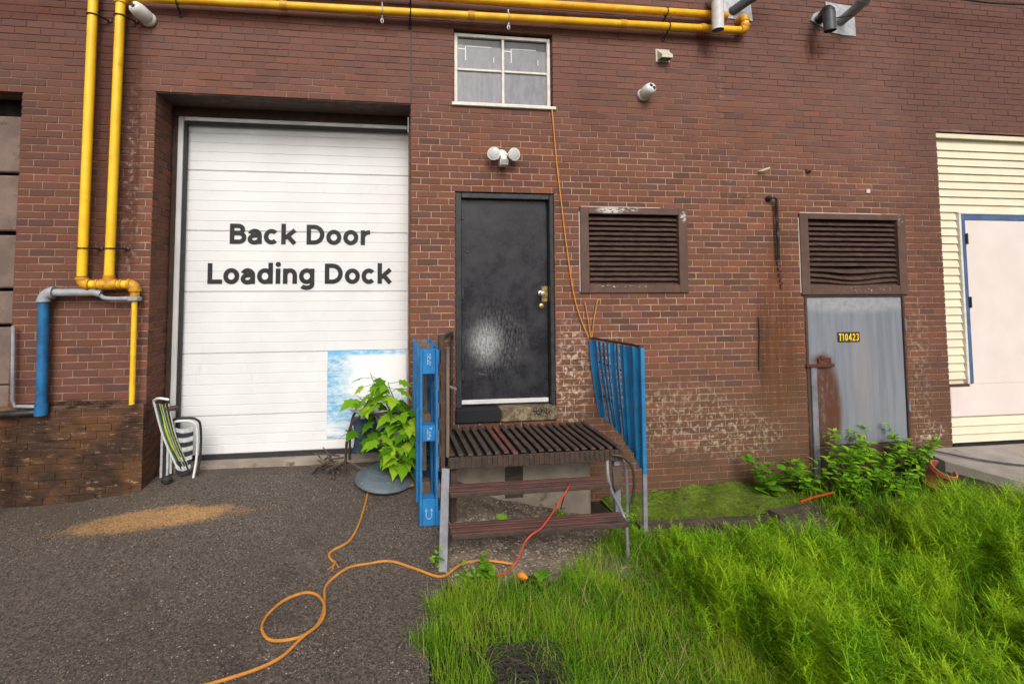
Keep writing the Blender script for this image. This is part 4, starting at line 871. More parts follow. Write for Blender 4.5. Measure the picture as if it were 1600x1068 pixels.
MB().tube(smooth_path([(.32, -.10, .50), (.10, -.13, .495), (-.10, -.13, .49), (-.20, -.12, .42), (-.245, -.10, .28), (-.26, -.08, .10), (-.262, -.06, -.06)]), .013, 8).build('leg', M['black_rust'], ch, True)
MB().tube(smooth_path([(-.12, .26, .47), (-.20, .26, .40), (-.235, .27, .25), (-.24, .28, .05), (-.24, .28, -.05)]), .013, 8).build('leg', M['black_rust'], ch, True)
MB().tube(smooth_path([(.28, .25, .47), (.31, .25, .3), (.32, .26, -.05)]), .013, 8).build('leg', M['black_rust'], ch, True)
MB().tube(smooth_path([(.32, -.10, .50), (.335, -.10, .3), (.335, -.09, -.05)]), .013, 8).build('leg', M['black_rust'], ch, True)
MB().sheet(10, 8, lambda a, b: (-.22 + .22*a + .04*math.sin(b*3), -.06 + .30*a, .10 + .34*b - .05*a + .02*math.sin(a*9))).build('blue_cloth', mat('faded_blue_cloth', (.10, .15, .26), (.05, .08, .15), 8, .85), ch, True)
tw = thing('twig_heap', 'heap of dead twigs at the foot of the loading door', 'twigs', (-.42, .05, -.05))
for i in range(26):
    a = Vector((-.42 + random.gauss(0, .10), .02 + random.gauss(0, .07), -.045 + random.uniform(.0, .10))); d = Vector((random.uniform(-1, 1.2), random.uniform(-.6, .6), random.uniform(-.15, .35))).normalized() * random.uniform(.12, .28)
    MB().tube([a - d*.5, a + Vector((0, 0, random.uniform(-.01, .02))), a + d*.5], [.011, .009, .005], 6).build('twig', M['twig'], tw)
# folded garden chairs
fc = thing('folded_lounger', 'folded garden lounger with green and lime webbing leaning in the bay corner', 'chair', (-1.9, .2, -.1))
A0, A1 = Vector((-1.975, .12, .60)), Vector((-1.765, .14, -.02))
for i, (m_, wd) in enumerate((('web_white', .010), ('web_green', .018), ('web_black', .014), ('web_yellow', .020), ('web_green', .018), ('web_white', .008), ('web_green', .014), ('web_yellow', .008), ('web_black', .012), ('web_white', .010))):
    off = -.058 + i*.0125; p = [A0 + Vector((off*1.0, -.012*(i % 3), .0)) , A0.lerp(A1, .45) + Vector((off*.9 - .012, -.02-.01*(i % 2), -.01)), A1 + Vector((off*.75, -.008*(i % 3), .0))]
    q = smooth_path(p, 6); v = []
    for P_ in q: v += [P_ + Vector((-wd/2, 0, 0)), P_ + Vector((wd/2, -.004, 0)), P_ + Vector((wd/2, .008, 0)), P_ + Vector((-wd/2, .008, 0))]
    k = len(q); f = []
    for j in range(k-1):
        for l in range(4): f.append((j*4+l, j*4+(l+1) % 4, j*4+4+(l+1) % 4, j*4+4+l))
    MB().add(v, f + [(3,2,1,0), tuple((k-1)*4+l for l in range(4))]).build('strap', M[m_], fc)
MB().tube(smooth_path([A0 + Vector((-.085, .01, .03)), A0.lerp(A1, .5) + Vector((-.09, 0, 0)), A1 + Vector((-.06, 0, 0))], 6), .010, 8).build('frame_tube', M['alu'], fc, True)
MB().tube(smooth_path([A0 + Vector((-.085, .01, .03)), A0 + Vector((-.03, -.01, .055)), A0 + Vector((.06, -.01, .04))], 6), .012, 8).build('frame_tube', M['alu'], fc, True)
MB().cbox(-1.965, -1.845, .10, .16, .535, .575, .012).build('hinge_block', M['brown_paint'], fc)
fc2 = thing('folded_chair', 'folded garden chair with black and white straps by the door track', 'chair', (-1.8, .25, -.1))
Y2 = .16
fo = smooth_path([(-1.920, Y2+.06, -.08), (-1.915, Y2+.04, .30), (-1.880, Y2, .41), (-1.80, Y2, .425), (-1.715, Y2, .41), (-1.672, Y2, .34), (-1.662, Y2-.02, .10), (-1.675, Y2-.06, -.09)], 6)
MB().tube(fo, .012, 8).build('frame_tube', M['alu'], fc2, True)
fo2 = [p + Vector((.022 if p.x > -1.8 else -.02, .03, .018 if p.z > .35 else 0)) for p in fo]; MB().tube(fo2, .011, 8).build('frame_tube', M['black_metal'], fc2, True)
for i in range(10):
    z0 = .37 - i*.0435; wl = -1.895 + .012*i*(.4 if i > 5 else .2); wr = -1.70 - .006*max(0, i-5)
    b = MB().sheet(10, 1, lambda a, b_: (wl + (wr-wl)*a, Y2 - .018 - .02*math.sin(a*math.pi), z0 - .036*b_ - .018*math.sin(a*math.pi) + .012*(1-a)))
    k = len(b.v); b.add([(p[0], p[1]+.006, p[2]) for p in b.v[:k]], [q[::-1] for q in b.f[:]]); b.build('strap', M['web_black' if i % 2 else 'web_white'], fc2, fix=False)
for xx in (-2.02, -1.965): MB().cbox(xx, xx+.022, .22, .24, -.12, .30, .004).build('frame_bar', M['web_white'], fc2)
MB().cbox(-1.995, -1.968, .225, .245, -.12, .45, .004).build('frame_bar', M['web_black'], fc2)
MB().lathe([(.001, 0), (.045, .0), (.05, .03), (.03, .05), (.001, .052)], (-1.88, .02, -.085), (0, 0, 1), 12).build('foot_cap', M['rubber'], fc2, True)

# ------------------------------------------------------------------ cords on the ground
def lay(pts, dz=.009, fn=h_asphalt): return [Vector((x, y, fn(x, y) + dz + (q[0] if q else 0))) for x, y, *q in pts]

CORD = [(1.02, -1.34), (.80, -1.28), (.637, -1.305), (.482, -1.406), (.308, -1.313), (.128, -1.217), (-.034, -1.225), (-.17, -1.248), (-.275, -1.341), (-.319, -1.426), (-.31, -1.564), (-.314, -1.691), (-.353, -1.793), (-.421, -1.845), (-.528, -1.861), (-.613, -1.835), (-.666, -1.742), (-.653, -1.636), (-.587, -1.529), (-.506, -1.472), (-.425, -1.457), (-.353, -1.51, .006), (-.306, -1.612, .012), (-.3, -1.709, .012), (-.331, -1.786, .012), (-.384, -1.84, .013), (-.429, -1.889, .008), (-.507, -1.982), (-.631, -2.053), (-.845, -2.116), (-1.2, -2.20), (-1.9, -2.55), (-2.6, -3.2)]
tag(MB().tube(smooth_path(lay(CORD), 6), .0088, 8).build('extension_cord', M['yellow_cord'], None, True), 'orange extension cord looping over the asphalt', 'cord')
ce = thing('cord_stub', 'short frayed end of orange cord below the scrap of wood', 'cord', (-.12, -.8, -.2))
MB().tube(smooth_path(lay([(-.02, -.27, .02), (-.047, -.335), (-.072, -.539), (-.117, -.788), (-.184, -.97), (-.289, -1.051), (-.322, -1.102), (-.299, -1.158), (-.269, -1.187)]), 6), .0085, 8).build('cord', M['yellow_cord'], ce, True)
for d in ((-.05, -.07), (-.02, -.08), (.03, -.05)): MB().tube(lay([(-.27, -1.185), (-.27+d[0]*.5, -1.185+d[1]*.6, .004), (-.27+d[0], -1.185+d[1])], .006), .004, 5).build('strand', M['yellow_cord'], ce)
rc = thing('red_cord', 'orange-red cord trailing down across the steps', 'cord', (1.4, -.9, -.1))
MB().tube(smooth_path([(1.66, -.60, -.28), (1.60, -.90, .03), (1.56, -1.07, .115), (1.42, -1.18, .02), (1.25, -1.32, -.068), (1.12, -1.37, -.12), (1.02, -1.40, -.27), (.93, -1.44, -.31), (.86, -1.46, -.31)]), .0062, 7).build('cord', M['red_cord'], rc, True)
MB().lathe([(.001, 0), (.022, .0), (.026, .015), (.024, .045), (.012, .06), (.009, .07), (.001, .07)], (1.03, -1.47, -.315), (.5, -.8, .15), 12).build('plug', M['orange_cord'], rc, True)

# ------------------------------------------------------------------ right-hand yard pieces
sl = MB(); P8 = [(6.12, .0), (10.5, .0), (10.5, -1.3), (6.75, -1.3), (6.30, -.75), (6.08, -.30)]
n = len(P8); zt = lambda x, y: -.145 + .10*y + .008*math.sin(x*4)
sl.add([(x, y, zt(x, y)) for x, y in P8] + [(x, y, -.9) for x, y in P8], [tuple(range(n))[::-1]] + [(i, (i+1) % n, (i+1) % n + n, i+n) for i in range(n)])
struct(sl.build('concrete_apron', M['slab']))
tag(MB().tube(smooth_path([(5.6, -.35, -.28), (5.95, -.12, -.10), (6.15, -.12, -.13), (6.5, -.40, -.165), (7.1, -.62, -.19), (8.2, -.75, -.2)]), .010, 7).build('ground_cable', M['black_cable'], None, True), 'black cable lying over the concrete apron', 'cable')
pt = thing('broken_pot', 'broken terracotta pot tipped in the weeds by the concrete apron', 'pot', (5.74, -.42, -.35))
def shell(prof, c, ax, a0, a1, n=18):
    ax = Vector(ax).normalized(); u = ax.orthogonal().normalized(); v = ax.cross(u); c = Vector(c)
    return MB().sheet(n, len(prof)-1, lambda s_, t_: c + ax*prof[round(t_*(len(prof)-1))][1] + (u*math.cos(a0+(a1-a0)*s_) + v*math.sin(a0+(a1-a0)*s_))*prof[round(t_*(len(prof)-1))][0])
shell([(.05, 0), (.075, .02), (.10, .15), (.115, .16), (.115, .20), (.10, .20), (.085, .03), (.05, .012)], (5.74, -.44, -.33), (.1, -.45, .8), .3, 5.2).build('body', M['terracotta'], pt, True)
shell([(.06, 0), (.16, .01), (.17, .03), (.15, .02), (.06, .012)], (5.78, -.50, -.37), (.05, -.2, 1), 0, 4.4).build('saucer', M['terracotta'], pt, True)
def plankobj(name, label, a, b, wx, wy, m, cat='timber', grp=None):
    return tag(MB().beam(a, b, wx, wy).build(name, M[m]), label, cat, grp)
plankobj('edging_timber', 'rotten timber edging along the foot of the moss strip', (2.36, -.66, -.47), (3.62, -.74, -.455), .10, .09, 'timber')
plankobj('loose_board', 'dark loose board half buried in the horsetails', (3.50, -1.02, -.40), (3.98, -.92, -.36), .26, .04, 'timber')
plankobj('short_timber', 'short timber offcut behind the loose board', (3.72, -.66, -.44), (4.25, -.60, -.43), .12, .07, 'timber')
tag(MB().tube(smooth_path([(4.00, -.66, -.33), (4.2, -.62, -.31), (4.42, -.60, -.29)]), .010, 8).build('orange_stake', M['red_cord'], None, True), 'short orange-red rod lying beyond the loose board', 'rod')
mo = MB().sheet(110, 26, lambda a, b: (2.30 + 2.2*a, -.005 - .58*b, h_soil(2.3+2.2*a, -.58*b) + (.040 + .008*math.sin(a*31+b*7) + random.uniform(-.012, .012))*(1 - b**2.2) * min(1, (1-a)*6, a*14+.3) + .01)).build('moss_bank', M['moss'], None, True, fix=False)
mo['kind'] = 'stuff'; mo['label'] = 'green moss bank along the foot of the brick wall'
rm = thing('rubber_mat', 'perforated rubber mat half buried in the lawn', 'mat', (.83, -2.3, -.45))
b = MB(); bx, by, hs_ = .66, -2.52, .0215
rmv = []
for j in range(12):
    for i in range(11):
        cx, cy = bx + i*2*hs_ + (j % 2)*hs_, by + j*hs_*1.76
        if cx > 1.08: continue
        for z0, z1, r0, r1 in ((.0, .012, hs_*1.10, hs_*.74),):
            base = h_soil(cx, cy) + .055; k = len(b.v); vs = []
            for r_, z in ((r0, z0), (r0, z1), (r1, z1), (r1, z0)):
                for q in range(6 if r_ == r0 else 6): a = q*math.pi/3 + math.pi/6; vs.append((cx + r_*math.cos(a), cy + r_*math.sin(a), base + z + .0006*((i*7+j*3) % 5)))
            fs = [(r*6+q, r*6+(q+1) % 6, ((r+1) % 4)*6+(q+1) % 6, ((r+1) % 4)*6+q) for r in range(3) for q in range(6)]; b.add(vs, fs)
b.build('mat_grid', M['mat_rubber'], rm)

# ------------------------------------------------------------------ plants with leaves one can pick out
def leaf_mesh(name, m, kind):
    if kind == 'maple': half = [(0, 0), (.10, .02), (.30, .06), (.24, .22), (.46, .40), (.26, .46), (.22, .62), (.08, .82), (0, 1.0)]
    elif kind == 'round': half = [(0, 0), (.22, .06), (.38, .25), (.42, .48), (.33, .74), (.16, .92), (0, 1.0)]
    else: half = [(0, 0), (.10, .10), (.20, .30), (.21, .48), (.14, .72), (.06, .9), (0, 1.0)]
    vs, fs = [], []
    k = len(half)
    for (x, y) in half: vs.append((0, y, .05*math.sin(y*3) - .18*y*y))
    for s_ in (-1, 1):
        n0 = len(vs)
        for (x, y) in half: vs.append((s_*x, y, .05*math.sin(y*3) - .18*y*y + .18*x - .5*x*x))
        for i in range(k-1):
            q = (i, i+1, n0+i+1, n0+i); q = tuple(dict.fromkeys(q)); fs.append(q if s_ > 0 else q[::-1])
    me = bpy.data.meshes.new(name); me.from_pydata(vs, [], fs); me.materials.append(m); me.polygons.foreach_set('use_smooth', [True]*len(fs)); bm = bmesh.new(); bm.from_mesh(me); bmesh.ops.remove_doubles(bm, verts=bm.verts, dist=1e-4); bm.to_mesh(me); bm.free(); return me
def shade_set(base, n, kind, cols):
    out = []
    for i in range(n):
        a, b_ = cols[i % len(cols)]; out.append(leaf_mesh('leaf', leafy(base + '_%d' % i, a, b_, trans=.4), kind))
    return out
MAPLE = shade_set('sapling_leaf', 4, 'maple', [((.18, .38, .018), (.22, .44, .022)), ((.34, .54, .03), (.40, .60, .035)), ((.08, .22, .012), (.10, .26, .015)), ((.24, .46, .022), (.28, .50, .026))])
WEED = shade_set('weed_leaf', 3, 'lance', [((.18, .42, .016), (.22, .48, .02)), ((.28, .54, .022), (.32, .58, .026)), ((.09, .24, .012), (.12, .28, .014))])
ROUND = shade_set('round_leaf', 2, 'round', [((.10, .27, .015), (.13, .31, .02)), ((.17, .36, .02), (.20, .40, .025))])
def put_leaf(parent, me, p, d, size, roll=0., origin=None):
    o = bpy.data.objects.new('leaf', me); col.objects.link(o); o.parent = parent; o.matrix_parent_inverse = Matrix.Translation(-parent.location)
    d = Vector(d).normalized(); side = d.cross(Vector((0, 0, 1)));
    if side.length < .1: side = Vector((1, 0, 0))
    side.normalize(); up = side.cross(d); m = Matrix((side, d, up)).transposed().to_4x4()
    o.matrix_basis = Matrix.Translation(p) @ m @ Matrix.Rotation(roll, 4, 'Y') @ Matrix.Scale(size, 4)
    return o
sap = thing('maple_sapling', 'bright green broad-leaved sapling growing in front of the loading door', 'sapling', (.28, -.06, -.06))
stems = [([(.30, -.05, -.07), (.27, -.06, .25), (.15, -.08, .52), (.03, -.10, .72), (-.04, -.11, .88)], 12), ([(.30, -.05, -.07), (.30, -.08, .25), (.24, -.12, .52), (.16, -.14, .70), (.13, -.15, .80)], 11),
         ([(.31, -.05, -.07), (.33, -.10, .20), (.32, -.14, .42), (.27, -.18, .60)], 11), ([(.30, -.06, -.07), (.20, -.20, .10), (.13, -.26, .25), (.05, -.28, .33)], 9), ([(.30, -.06, -.07), (.28, -.22, .08), (.24, -.30, .20), (.22, -.34, .26)], 10),
         ([(.29, -.05, -.07), (.10, -.02, .15), (-.06, .0, .28), (-.16, .0, .33)], 10), ([(.30, -.05, -.07), (.14, -.05, .3), (-.04, -.06, .55), (-.16, -.07, .66)], 9), ([(.31, -.05, -.07), (.36, -.16, .12), (.34, -.24, .34), (.31, -.26, .45)], 12)]
for pts, nl in stems:
    q = smooth_path(pts, 6); MB().tube(q, [.009 - .006*i/(len(q)-1) for i in range(len(q))], 6).build('stem', M['stem'], sap, True)
    nl = int(nl*1.6)
    for i in range(nl):
        t_ = .32 + .68*(i+.5)/nl; p = q[min(len(q)-1, int(t_*(len(q)-1)))]; a = i*2.4 + random.uniform(-.5, .5)
        d = Vector((math.cos(a), math.sin(a)*.8 - .45, random.uniform(-.55, .25))).normalized(); pe = p + d*random.uniform(.04, .11)
        MB().tube([p, pe], .0025, 4).build('leaf_stalk', M['stem'], sap)
        put_leaf(sap, MAPLE[2] if pts[-1][1] > -.05 and random.random() < .7 else random.choice(MAPLE), pe, d + Vector((0, 0, -.35)), random.uniform(.15, .24)*(.75 + .4*(1-t_)) , random.uniform(-.5, .5))
def weed(name, label, x, y, nst, hgt, nl, size, meshes, spread=.10, grp=None, zf=h_soil):
    z = zf(x, y); t = thing(name, label, 'plant', (x, y, z), grp)
    for s_ in range(nst):
        a = random.uniform(0, 6.28); tip = Vector((x + math.cos(a)*spread*random.uniform(.4, 1.2), y + math.sin(a)*spread*random.uniform(.4, 1.2), z + hgt*random.uniform(.7, 1.1)))
        q = smooth_path([(x + random.uniform(-.03, .03), y + random.uniform(-.03, .03), z-.02), Vector((x, y, z + hgt*.5)).lerp(Vector((tip.x, tip.y, z + hgt*.5)), .4), tip], 6)
        MB().tube(q, [.005 - .003*i/(len(q)-1) for i in range(len(q))], 5).build('stem', M['stem'], t, True)
        for i in range(int(nl*1.35)):
            t_ = .15 + .85*(i+.5)/nl; p = q[min(len(q)-1, int(t_*(len(q)-1)))]; b_ = i*2.4 + s_; d = Vector((math.cos(b_), math.sin(b_), random.uniform(-.1, .6)))
            put_leaf(t, random.choice(meshes), p, d, size*random.uniform(.7, 1.2)*(1.15 - .5*t_), random.uniform(-.4, .4))
    return t
WG = 'leafy weeds at the foot of the wall'
weed('round_leaf_weed', 'round-leaved weed clump at the left end of the weeds by the wall', 3.98, -.30, 10, .34, 6, .125, ROUND, .20, WG)
weed('leafy_weed', 'leafy weed just right of the round-leaved clump', 4.42, -.28, 10, .36, 10, .13, WEED, .22, WG)
weed('leafy_weed', 'tall leafy weed in front of the rusty edge of the grey door', 4.86, -.30, 12, .58, 12, .13, WEED, .24, WG)
weed('leafy_weed', 'leafy weed before the middle of the grey door', 5.30, -.26, 12, .58, 12, .13, WEED, .26, WG)
weed('leafy_weed', 'leafy weed below the right edge of the grey door', 5.75, -.22, 12, .50, 11, .13, WEED, .24, WG)
weed('leafy_weed', 'leafy weed in the gap before the orange-red rod', 4.62, -.62, 11, .38, 11, .12, WEED, .25, WG)
weed('leafy_weed', 'leafy weed in front of the tall weed, left of the broken pot', 5.12, -.62, 11, .44, 11, .12, WEED, .25, WG)
SG = 'small weeds by the steps'
weed('small_weed', 'small weed at the foot of the left stair leg', .45, -1.33, 2, .17, 6, .07, WEED, .05, SG, h_asphalt)
weed('small_weed', 'small light-green weed between the lawn and the lower step', .80, -1.42, 4, .14, 5, .085, ROUND, .09, SG)
weed('small_weed', 'small weed right of the orange plug', 1.18, -1.52, 3, .09, 4, .08, ROUND, .09, SG)
weed('small_weed', 'weed growing under the right end of the steps', 1.62, -.72, 5, .16, 7, .06, WEED, .09, SG)
weed('small_weed', 'tuft of weed by the right stair leg under the blue slats', 2.16, -.86, 7, .30, 9, .06, WEED, .08, SG)
weed('small_weed', 'spreading weed in the lawn corner by the orange plug', .66, -1.46, 5, .12, 5, .075, WEED, .10, SG)
weed('small_weed', 'pale weed at the lawn edge before the middle of the lower step', 1.42, -1.50, 4, .11, 5, .07, ROUND, .10, SG)
lf = put_leaf(thing('fallen_leaf', 'single lime-green leaf lying on the lower step edge', 'leaf', (.98, -1.12, -.08)), ROUND[1], Vector((.95, -1.10, -.075)), (1, -.3, .15), .085, .2)

# ------------------------------------------------------------------ uncountable ground cover
def tri_mesh(name, V, m, label, quads=False):
    n = V.shape[0]; k = V.shape[1]; me = bpy.data.meshes.new(name)
    me.vertices.add(n*k); me.vertices.foreach_set('co', V.reshape(-1).astype(np.float32))
    faces = {3: [(0,1,2)], 5: [(0,1,3,2), (2,3,4)], 7: [(0,1,3,2), (2,3,5,4), (4,5,6)]}[k]
    tot = [len(f) for f in faces]; flat = np.concatenate([np.array(f) for f in faces]); L = len(flat)
    me.loops.add(n*L); me.loops.foreach_set('vertex_index', (np.arange(n)[:, None]*k + flat[None]).ravel().astype(np.int32))
    me.polygons.add(n*len(faces)); ls = (np.arange(n)[:, None]*L + np.concatenate([[0], np.cumsum(tot)[:-1]])[None]).ravel()
    me.polygons.foreach_set('loop_start', ls.astype(np.int32)); me.polygons.foreach_set('loop_total', np.tile(tot, n).astype(np.int32))
    me.update(calc_edges=True); me.materials.append(m)
    o = link(name, me); o['kind'] = 'stuff'; o['label'] = label; return o
def blades(P, hgt, width, lean, curl=.5):
    n = len(P); a = rng.uniform(0, 2*np.pi, n); d = np.stack([np.cos(a), np.sin(a), np.zeros(n)], 1); b = a + np.pi/2 + rng.uniform(-.6, .6, n)
    s_ = np.stack([np.cos(b), np.sin(b), np.zeros(n)], 1); ln = (hgt*lean)[:, None]; up = np.array([0, 0, 1.])
    p0 = P; p1 = P + d*ln*.18 + up*(hgt*.42)[:, None]; p2 = P + d*ln*.55 + up*(hgt*.78)[:, None]; p3 = P + d*ln*1.05 + up*(hgt*(1 - curl*lean*.45))[:, None]
    wv = s_*width[:, None]*.5
    return np.stack([p0-wv, p0+wv, p1-wv*.9, p1+wv*.9, p2-wv*.6, p2+wv*.6, p3], 1)
hsv = np.vectorize(h_soil)
def clump(n, x0, x1, y0, y1, f, seed=0):
    r = np.random.default_rng(seed); x = r.uniform(x0, x1, n); y = r.uniform(y0, y1, n); keep = r.uniform(0, 1, n) < f(x, y); return x[keep], y[keep]
ss = lambda a, b, x: (lambda t: t*t*(3-2*t))(np.clip((x-a)/(b-a), 0, 1))
ex = np.vectorize(edge_x)
def wob(x, y): return .5 + .25*np.sin(x*3.1+1.3*np.sin(y*2.2)) + .25*np.sin(y*4.3+1.7*np.sin(x*2.7))
# fine lawn
def lawn_f(x, y):
    e = ss(-.03, .09, x - ex(y) - .07*np.sin(y*11+2*np.sin(y*5)) - .05*np.sin(y*23)); top = ss(0, .12, (-1.42 + .62*ss(1.35, 2.05, x) + .06*np.sin(x*9)) - y)
    m_ = 1 - .97*np.exp(-(((x-.84)/.19)**2 + ((y+2.36)/.17)**2)**2)
    return e*top*m_*(.30 + .70*wob(x*2.1, y*2.3))*(1 - .75*ss(2.0, 3.0, x))
x, y = clump(120000, .1, 3.6, -3.6, -.6, lawn_f, 3)
P = np.stack([x, y, hsv(x, y) - .01], 1); n = len(P); hg = rng.uniform(.06, .17, n)*(.7 + .5*wob(x*2, y*2)); 
tri_mesh('lawn_grass', blades(P, hg, rng.uniform(.0022, .0045, n), rng.uniform(.2, 1.15, n)), M['lawn'], 'fine bright green lawn grass beside the asphalt')
# tall grass on the far right and along the wall
def hmax(x, y): return .14 + .36*ss(-.85, -2.0, y) + .15*ss(3.8, 5.2, x)*ss(-.7, -1.4, y)
def clear(x, y): return (1 - ss(5.7, 6.0, x)*ss(-1.35, -1.2, y))*np.maximum(0, 1 - 1.3*np.exp(-(((x-3.72)/.36)**2 + ((y+1.08)/.30)**2)**2))
def tall_f(x, y): return (ss(0, .5, x - 3.9)*ss(0, .3, -.45 - y)*(.05 + .95*ss(.5, .8, wob(x*1.7+2, y*1.4))) + .22*ss(2.2, 2.5, x)*ss(-.74, -.9, y) + .8*ss(4.15, 4.4, x)*ss(5.95, 5.7, x)*ss(-.25, -.45, y)*ss(-1.5, -1.2, y))*clear(x, y)
x, y = clump(42000, 2.2, 8.6, -3.8, -.25, tall_f, 5)
P = np.stack([x, y, hsv(x, y) - .01], 1); n = len(P); hg = rng.uniform(.45, 1.1, n)*np.maximum(hmax(x, y), .24*ss(4.1, 4.4, x))
tri_mesh('tall_grass', blades(P, hg, rng.uniform(.003, .0075, n), rng.uniform(.25, .95, n)), M['tall'], 'taller grass among the horsetails and along the wall')
x, y = clump(9000, .5, 7.5, -3.6, -.7, lambda x, y: lawn_f(x, y)*.8 + tall_f(x, y)*.6, 31)
P = np.stack([x, y, hsv(x, y) - .01], 1); n = len(P)
tri_mesh('dry_grass', blades(P, rng.uniform(.08, .26, n), rng.uniform(.002, .004, n), rng.uniform(.5, 1.5, n)), leafy('dry_grass', (.36, .27, .10), (.46, .40, .18)), 'dry straw-coloured strands in the grass')
# horsetails
cr = np.random.default_rng(41); CX, CY = [], []
for _ in range(5000):
    a, b_ = cr.uniform(2.15, 7.6), cr.uniform(-3.6, -.86)
    if all((a-p)**2 + ((b_-q)*1.15)**2 > .35**2 for p, q in zip(CX, CY)) and cr.uniform() < clear(a, b_)*(1 if a > 2.3 else .5): CX.append(a); CY.append(b_)
hx, hy, hh = [], [], []
for a, b_ in zip(CX, CY):
    k = int(cr.uniform(26, 62)); rr = cr.uniform(.07, .115); q = cr.normal(0, rr, (k, 2)); e = np.exp(-(q**2).sum(1)/(2*(rr*1.3)**2))
    hx += list(a + q[:, 0]); hy += list(b_ + q[:, 1]); hh += list(hmax(a, b_)*cr.uniform(.85, 1.2)*(.55 + .55*e)*cr.uniform(.8, 1.15, k))
x, y, hg = np.array(hx), np.array(hy), np.array(hh); ok = y < -.80; x, y, hg = x[ok], y[ok], hg[ok]; z = hsv(x, y)
NW, NN = 11, 9; nt_ = len(x); lean = rng.normal(0, .20, (nt_, 2)) + np.stack([.12*np.sin(x*2.3+y), .10*np.cos(y*2.9)], 1)
T = []
kk = np.arange(NW)[None, :]/NW; hk = .16 + .84*kk
bx_ = x[:, None] + lean[:, :1]*hg[:, None]*hk**1.5; by_ = y[:, None] + lean[:, 1:]*hg[:, None]*hk**1.5; bz_ = z[:, None] + hg[:, None]*hk
base = np.stack([bx_, by_, bz_], 2)[:, :, None, :].repeat(NN, 2); base[..., 2] += rng.uniform(-.5, .5, base.shape[:3])*(hg/NW)[:, None, None]
a = rng.uniform(0, 6.28, (nt_, NW, 1)) + np.arange(NN)[None, None]*2*np.pi/NN + rng.normal(0, .5, (nt_, NW, NN))
ln = (hg[:, None, None]*.36*(1.12 - .85*hk[:, :, None])*rng.uniform(.45, 1.45, (nt_, NW, NN)))
rise = rng.uniform(-.15, 1.0, (nt_, NW, NN)); dv = np.stack([np.cos(a)*ln, np.sin(a)*ln, rise*ln], 3); sv = np.stack([-np.sin(a), np.cos(a), 0*a], 3)*.0023
V = np.stack([base - sv, base + sv, base + dv], 3).reshape(-1, 3, 3)
tri_mesh('horsetails', V, M['horsetail'], 'dense feathery horsetails filling the right foreground')
stm = np.stack([x, y, z], 1); tipp = np.stack([x + lean[:, 0]*hg, y + lean[:, 1]*hg, z + hg*1.04], 1); sw_ = np.array([.0028, 0, 0])
tri_mesh('horsetail_stems', np.concatenate([np.stack([stm - sw_, stm + sw_, tipp], 1), np.stack([stm - sw_[[1, 0, 2]], stm + sw_[[1, 0, 2]], tipp], 1)]), M['horsetail'], 'upright stems of the horsetails in the right foreground')
# short moss fronds
x, y = clump(16000, 2.32, 4.45, -.60, -.0, lambda x, y: .8 + 0*x, 11)
P = np.stack([x, y, hsv(x, y) + .03*(1 - (np.abs(y)/.6)**2)], 1); n = len(P)
tri_mesh('moss_fronds', blades(P, rng.uniform(.01, .035, n), rng.uniform(.003, .006, n), rng.uniform(.3, 1., n)), leafy('moss_frond', (.09, .14, .012), (.15, .20, .02)), 'short mossy fronds on the bank below the wall')
# grit on the asphalt, dirt under the steps, tan flecks, leaf litter
def pebbles(name, pts, size, m, label, flat=.6):
    n = len(pts); r = np.random.default_rng(len(name)); base = np.array([(1,0,0),(0,1,0),(-1,0,0),(0,-1,0),(0,0,1),(0,0,-.6)], float)
    V = base[None]*(size[:, None, None]*r.uniform(.55, 1.3, (n, 6, 1))); V[:, :, 2] *= flat; a = r.uniform(0, 6.28, n); c, s_ = np.cos(a)[:, None], np.sin(a)[:, None]
    X = V[:, :, 0]*c - V[:, :, 1]*s_; Y = V[:, :, 0]*s_ + V[:, :, 1]*c; V[:, :, 0] = X + pts[:, :1]; V[:, :, 1] = Y + pts[:, 1:2]; V[:, :, 2] += pts[:, 2:3]
    F = np.array([(0,1,4),(1,2,4),(2,3,4),(3,0,4),(1,0,5),(2,1,5),(3,2,5),(0,3,5)]); me = bpy.data.meshes.new(name)
    me.from_pydata(V.reshape(-1, 3).tolist(), [], (np.arange(n)[:, None, None]*6 + F[None]).reshape(-1, 3).tolist()); me.materials.append(m); o = link(name, me); o['kind'] = 'stuff'; o['label'] = label; return o
hav = np.vectorize(h_asphalt)
x, y = clump(12000, -3.6, .5, -3.2, .1, lambda x, y: (x < ex(y))*(.25 + .75*wob(x*1.6, y*1.9)), 21)
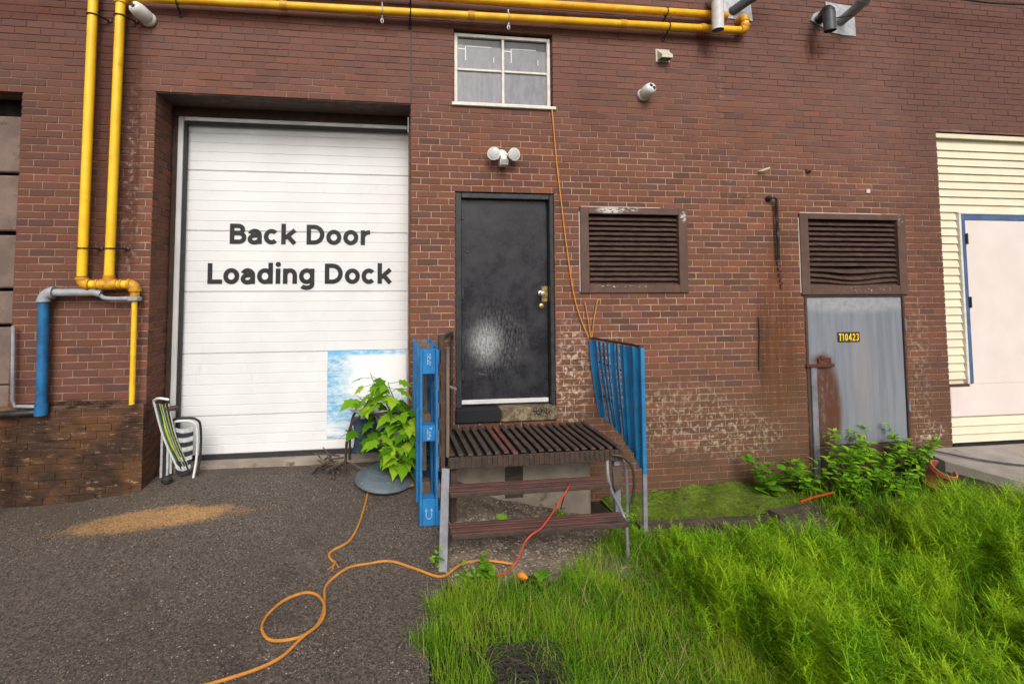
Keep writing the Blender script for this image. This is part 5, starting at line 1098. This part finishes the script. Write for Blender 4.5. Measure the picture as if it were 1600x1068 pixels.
pebbles('asphalt_grit', np.stack([x, y, hav(x, y) + .001], 1), rng.uniform(.0016, .0048, len(x))*rng.choice([1, 1, 1, 1.7], len(x)), M['stone'], 'pale grit scattered over the asphalt')
x, y = clump(2600, -3.4, .75, -2.9, .1, lambda x, y: (x < ex(y)+.03)*(.09 + .85*np.exp(-((x-ex(y))/.08)**2)*(y < -1.35)), 22)
pebbles('leaf_litter', np.stack([x, y, hav(x, y) + .003], 1), rng.uniform(.003, .011, len(x)), M['litter'], 'bits of dead leaf and straw on the asphalt', .25)
x = rng.normal(-1.80, .44, 2600); y = -.49 + .10*(x + 1.7)*.25 + rng.normal(0, .075, 2600)*np.clip(1.3 - np.abs(x+1.9), .3, 1.2)
pebbles('wood_chips', np.stack([x, y, hav(x, y) + .002], 1), rng.uniform(.0015, .0055, 2600), M['tan_fleck'], 'scatter of orange-tan flecks on the asphalt near the brick base', .3)  # orange-tan flecks over the tan patch in the asphalt colour
def dz_(x, y): return h_soil(x, y) + .035*sst(.55, .75, x)*sst(2.15, 1.85, x)*sst(-1.46, -1.30, y) - .006 + .010*math.sin(x*21+y*9)*math.cos(y*23) + .12*math.exp(-((x-.75)/.2)**2)*sst(-.75, -.45, y)
struct(MB().sheet(40, 34, lambda a, b: (.52 + 1.66*a, -1.48 + 1.46*b, dz_(.52 + 1.66*a, -1.48 + 1.46*b))).build('dirt_patch', M['dirt'], None, True, fix=False))
x, y = clump(4200, .55, 2.1, -1.45, -.45, lambda x, y: .3 + .7*wob(x*3, y*4), 25)
pebbles('gravel', np.stack([x, y, np.vectorize(dz_)(x, y) + .002], 1), rng.uniform(.004, .016, len(x)), mat('grey_brown_gravel', (.32, .255, .20), (.14, .105, .085), 30, .9), 'grey-brown gravel and leaf litter under the steps')
x, y = clump(900, 2.3, 4.6, -1.0, -.45, lambda x, y: .4 + 0*x, 26)
pebbles('rubble', np.stack([x, y, hsv(x, y) + .004], 1), rng.uniform(.005, .018, len(x)), M['stone'], 'pale rubble between moss bank and horsetails')
print('tris', sum(len(o.data.polygons) for o in bpy.data.objects if o.type == 'MESH'), 'objects', len(bpy.data.objects), 'bricks', len(bricks))
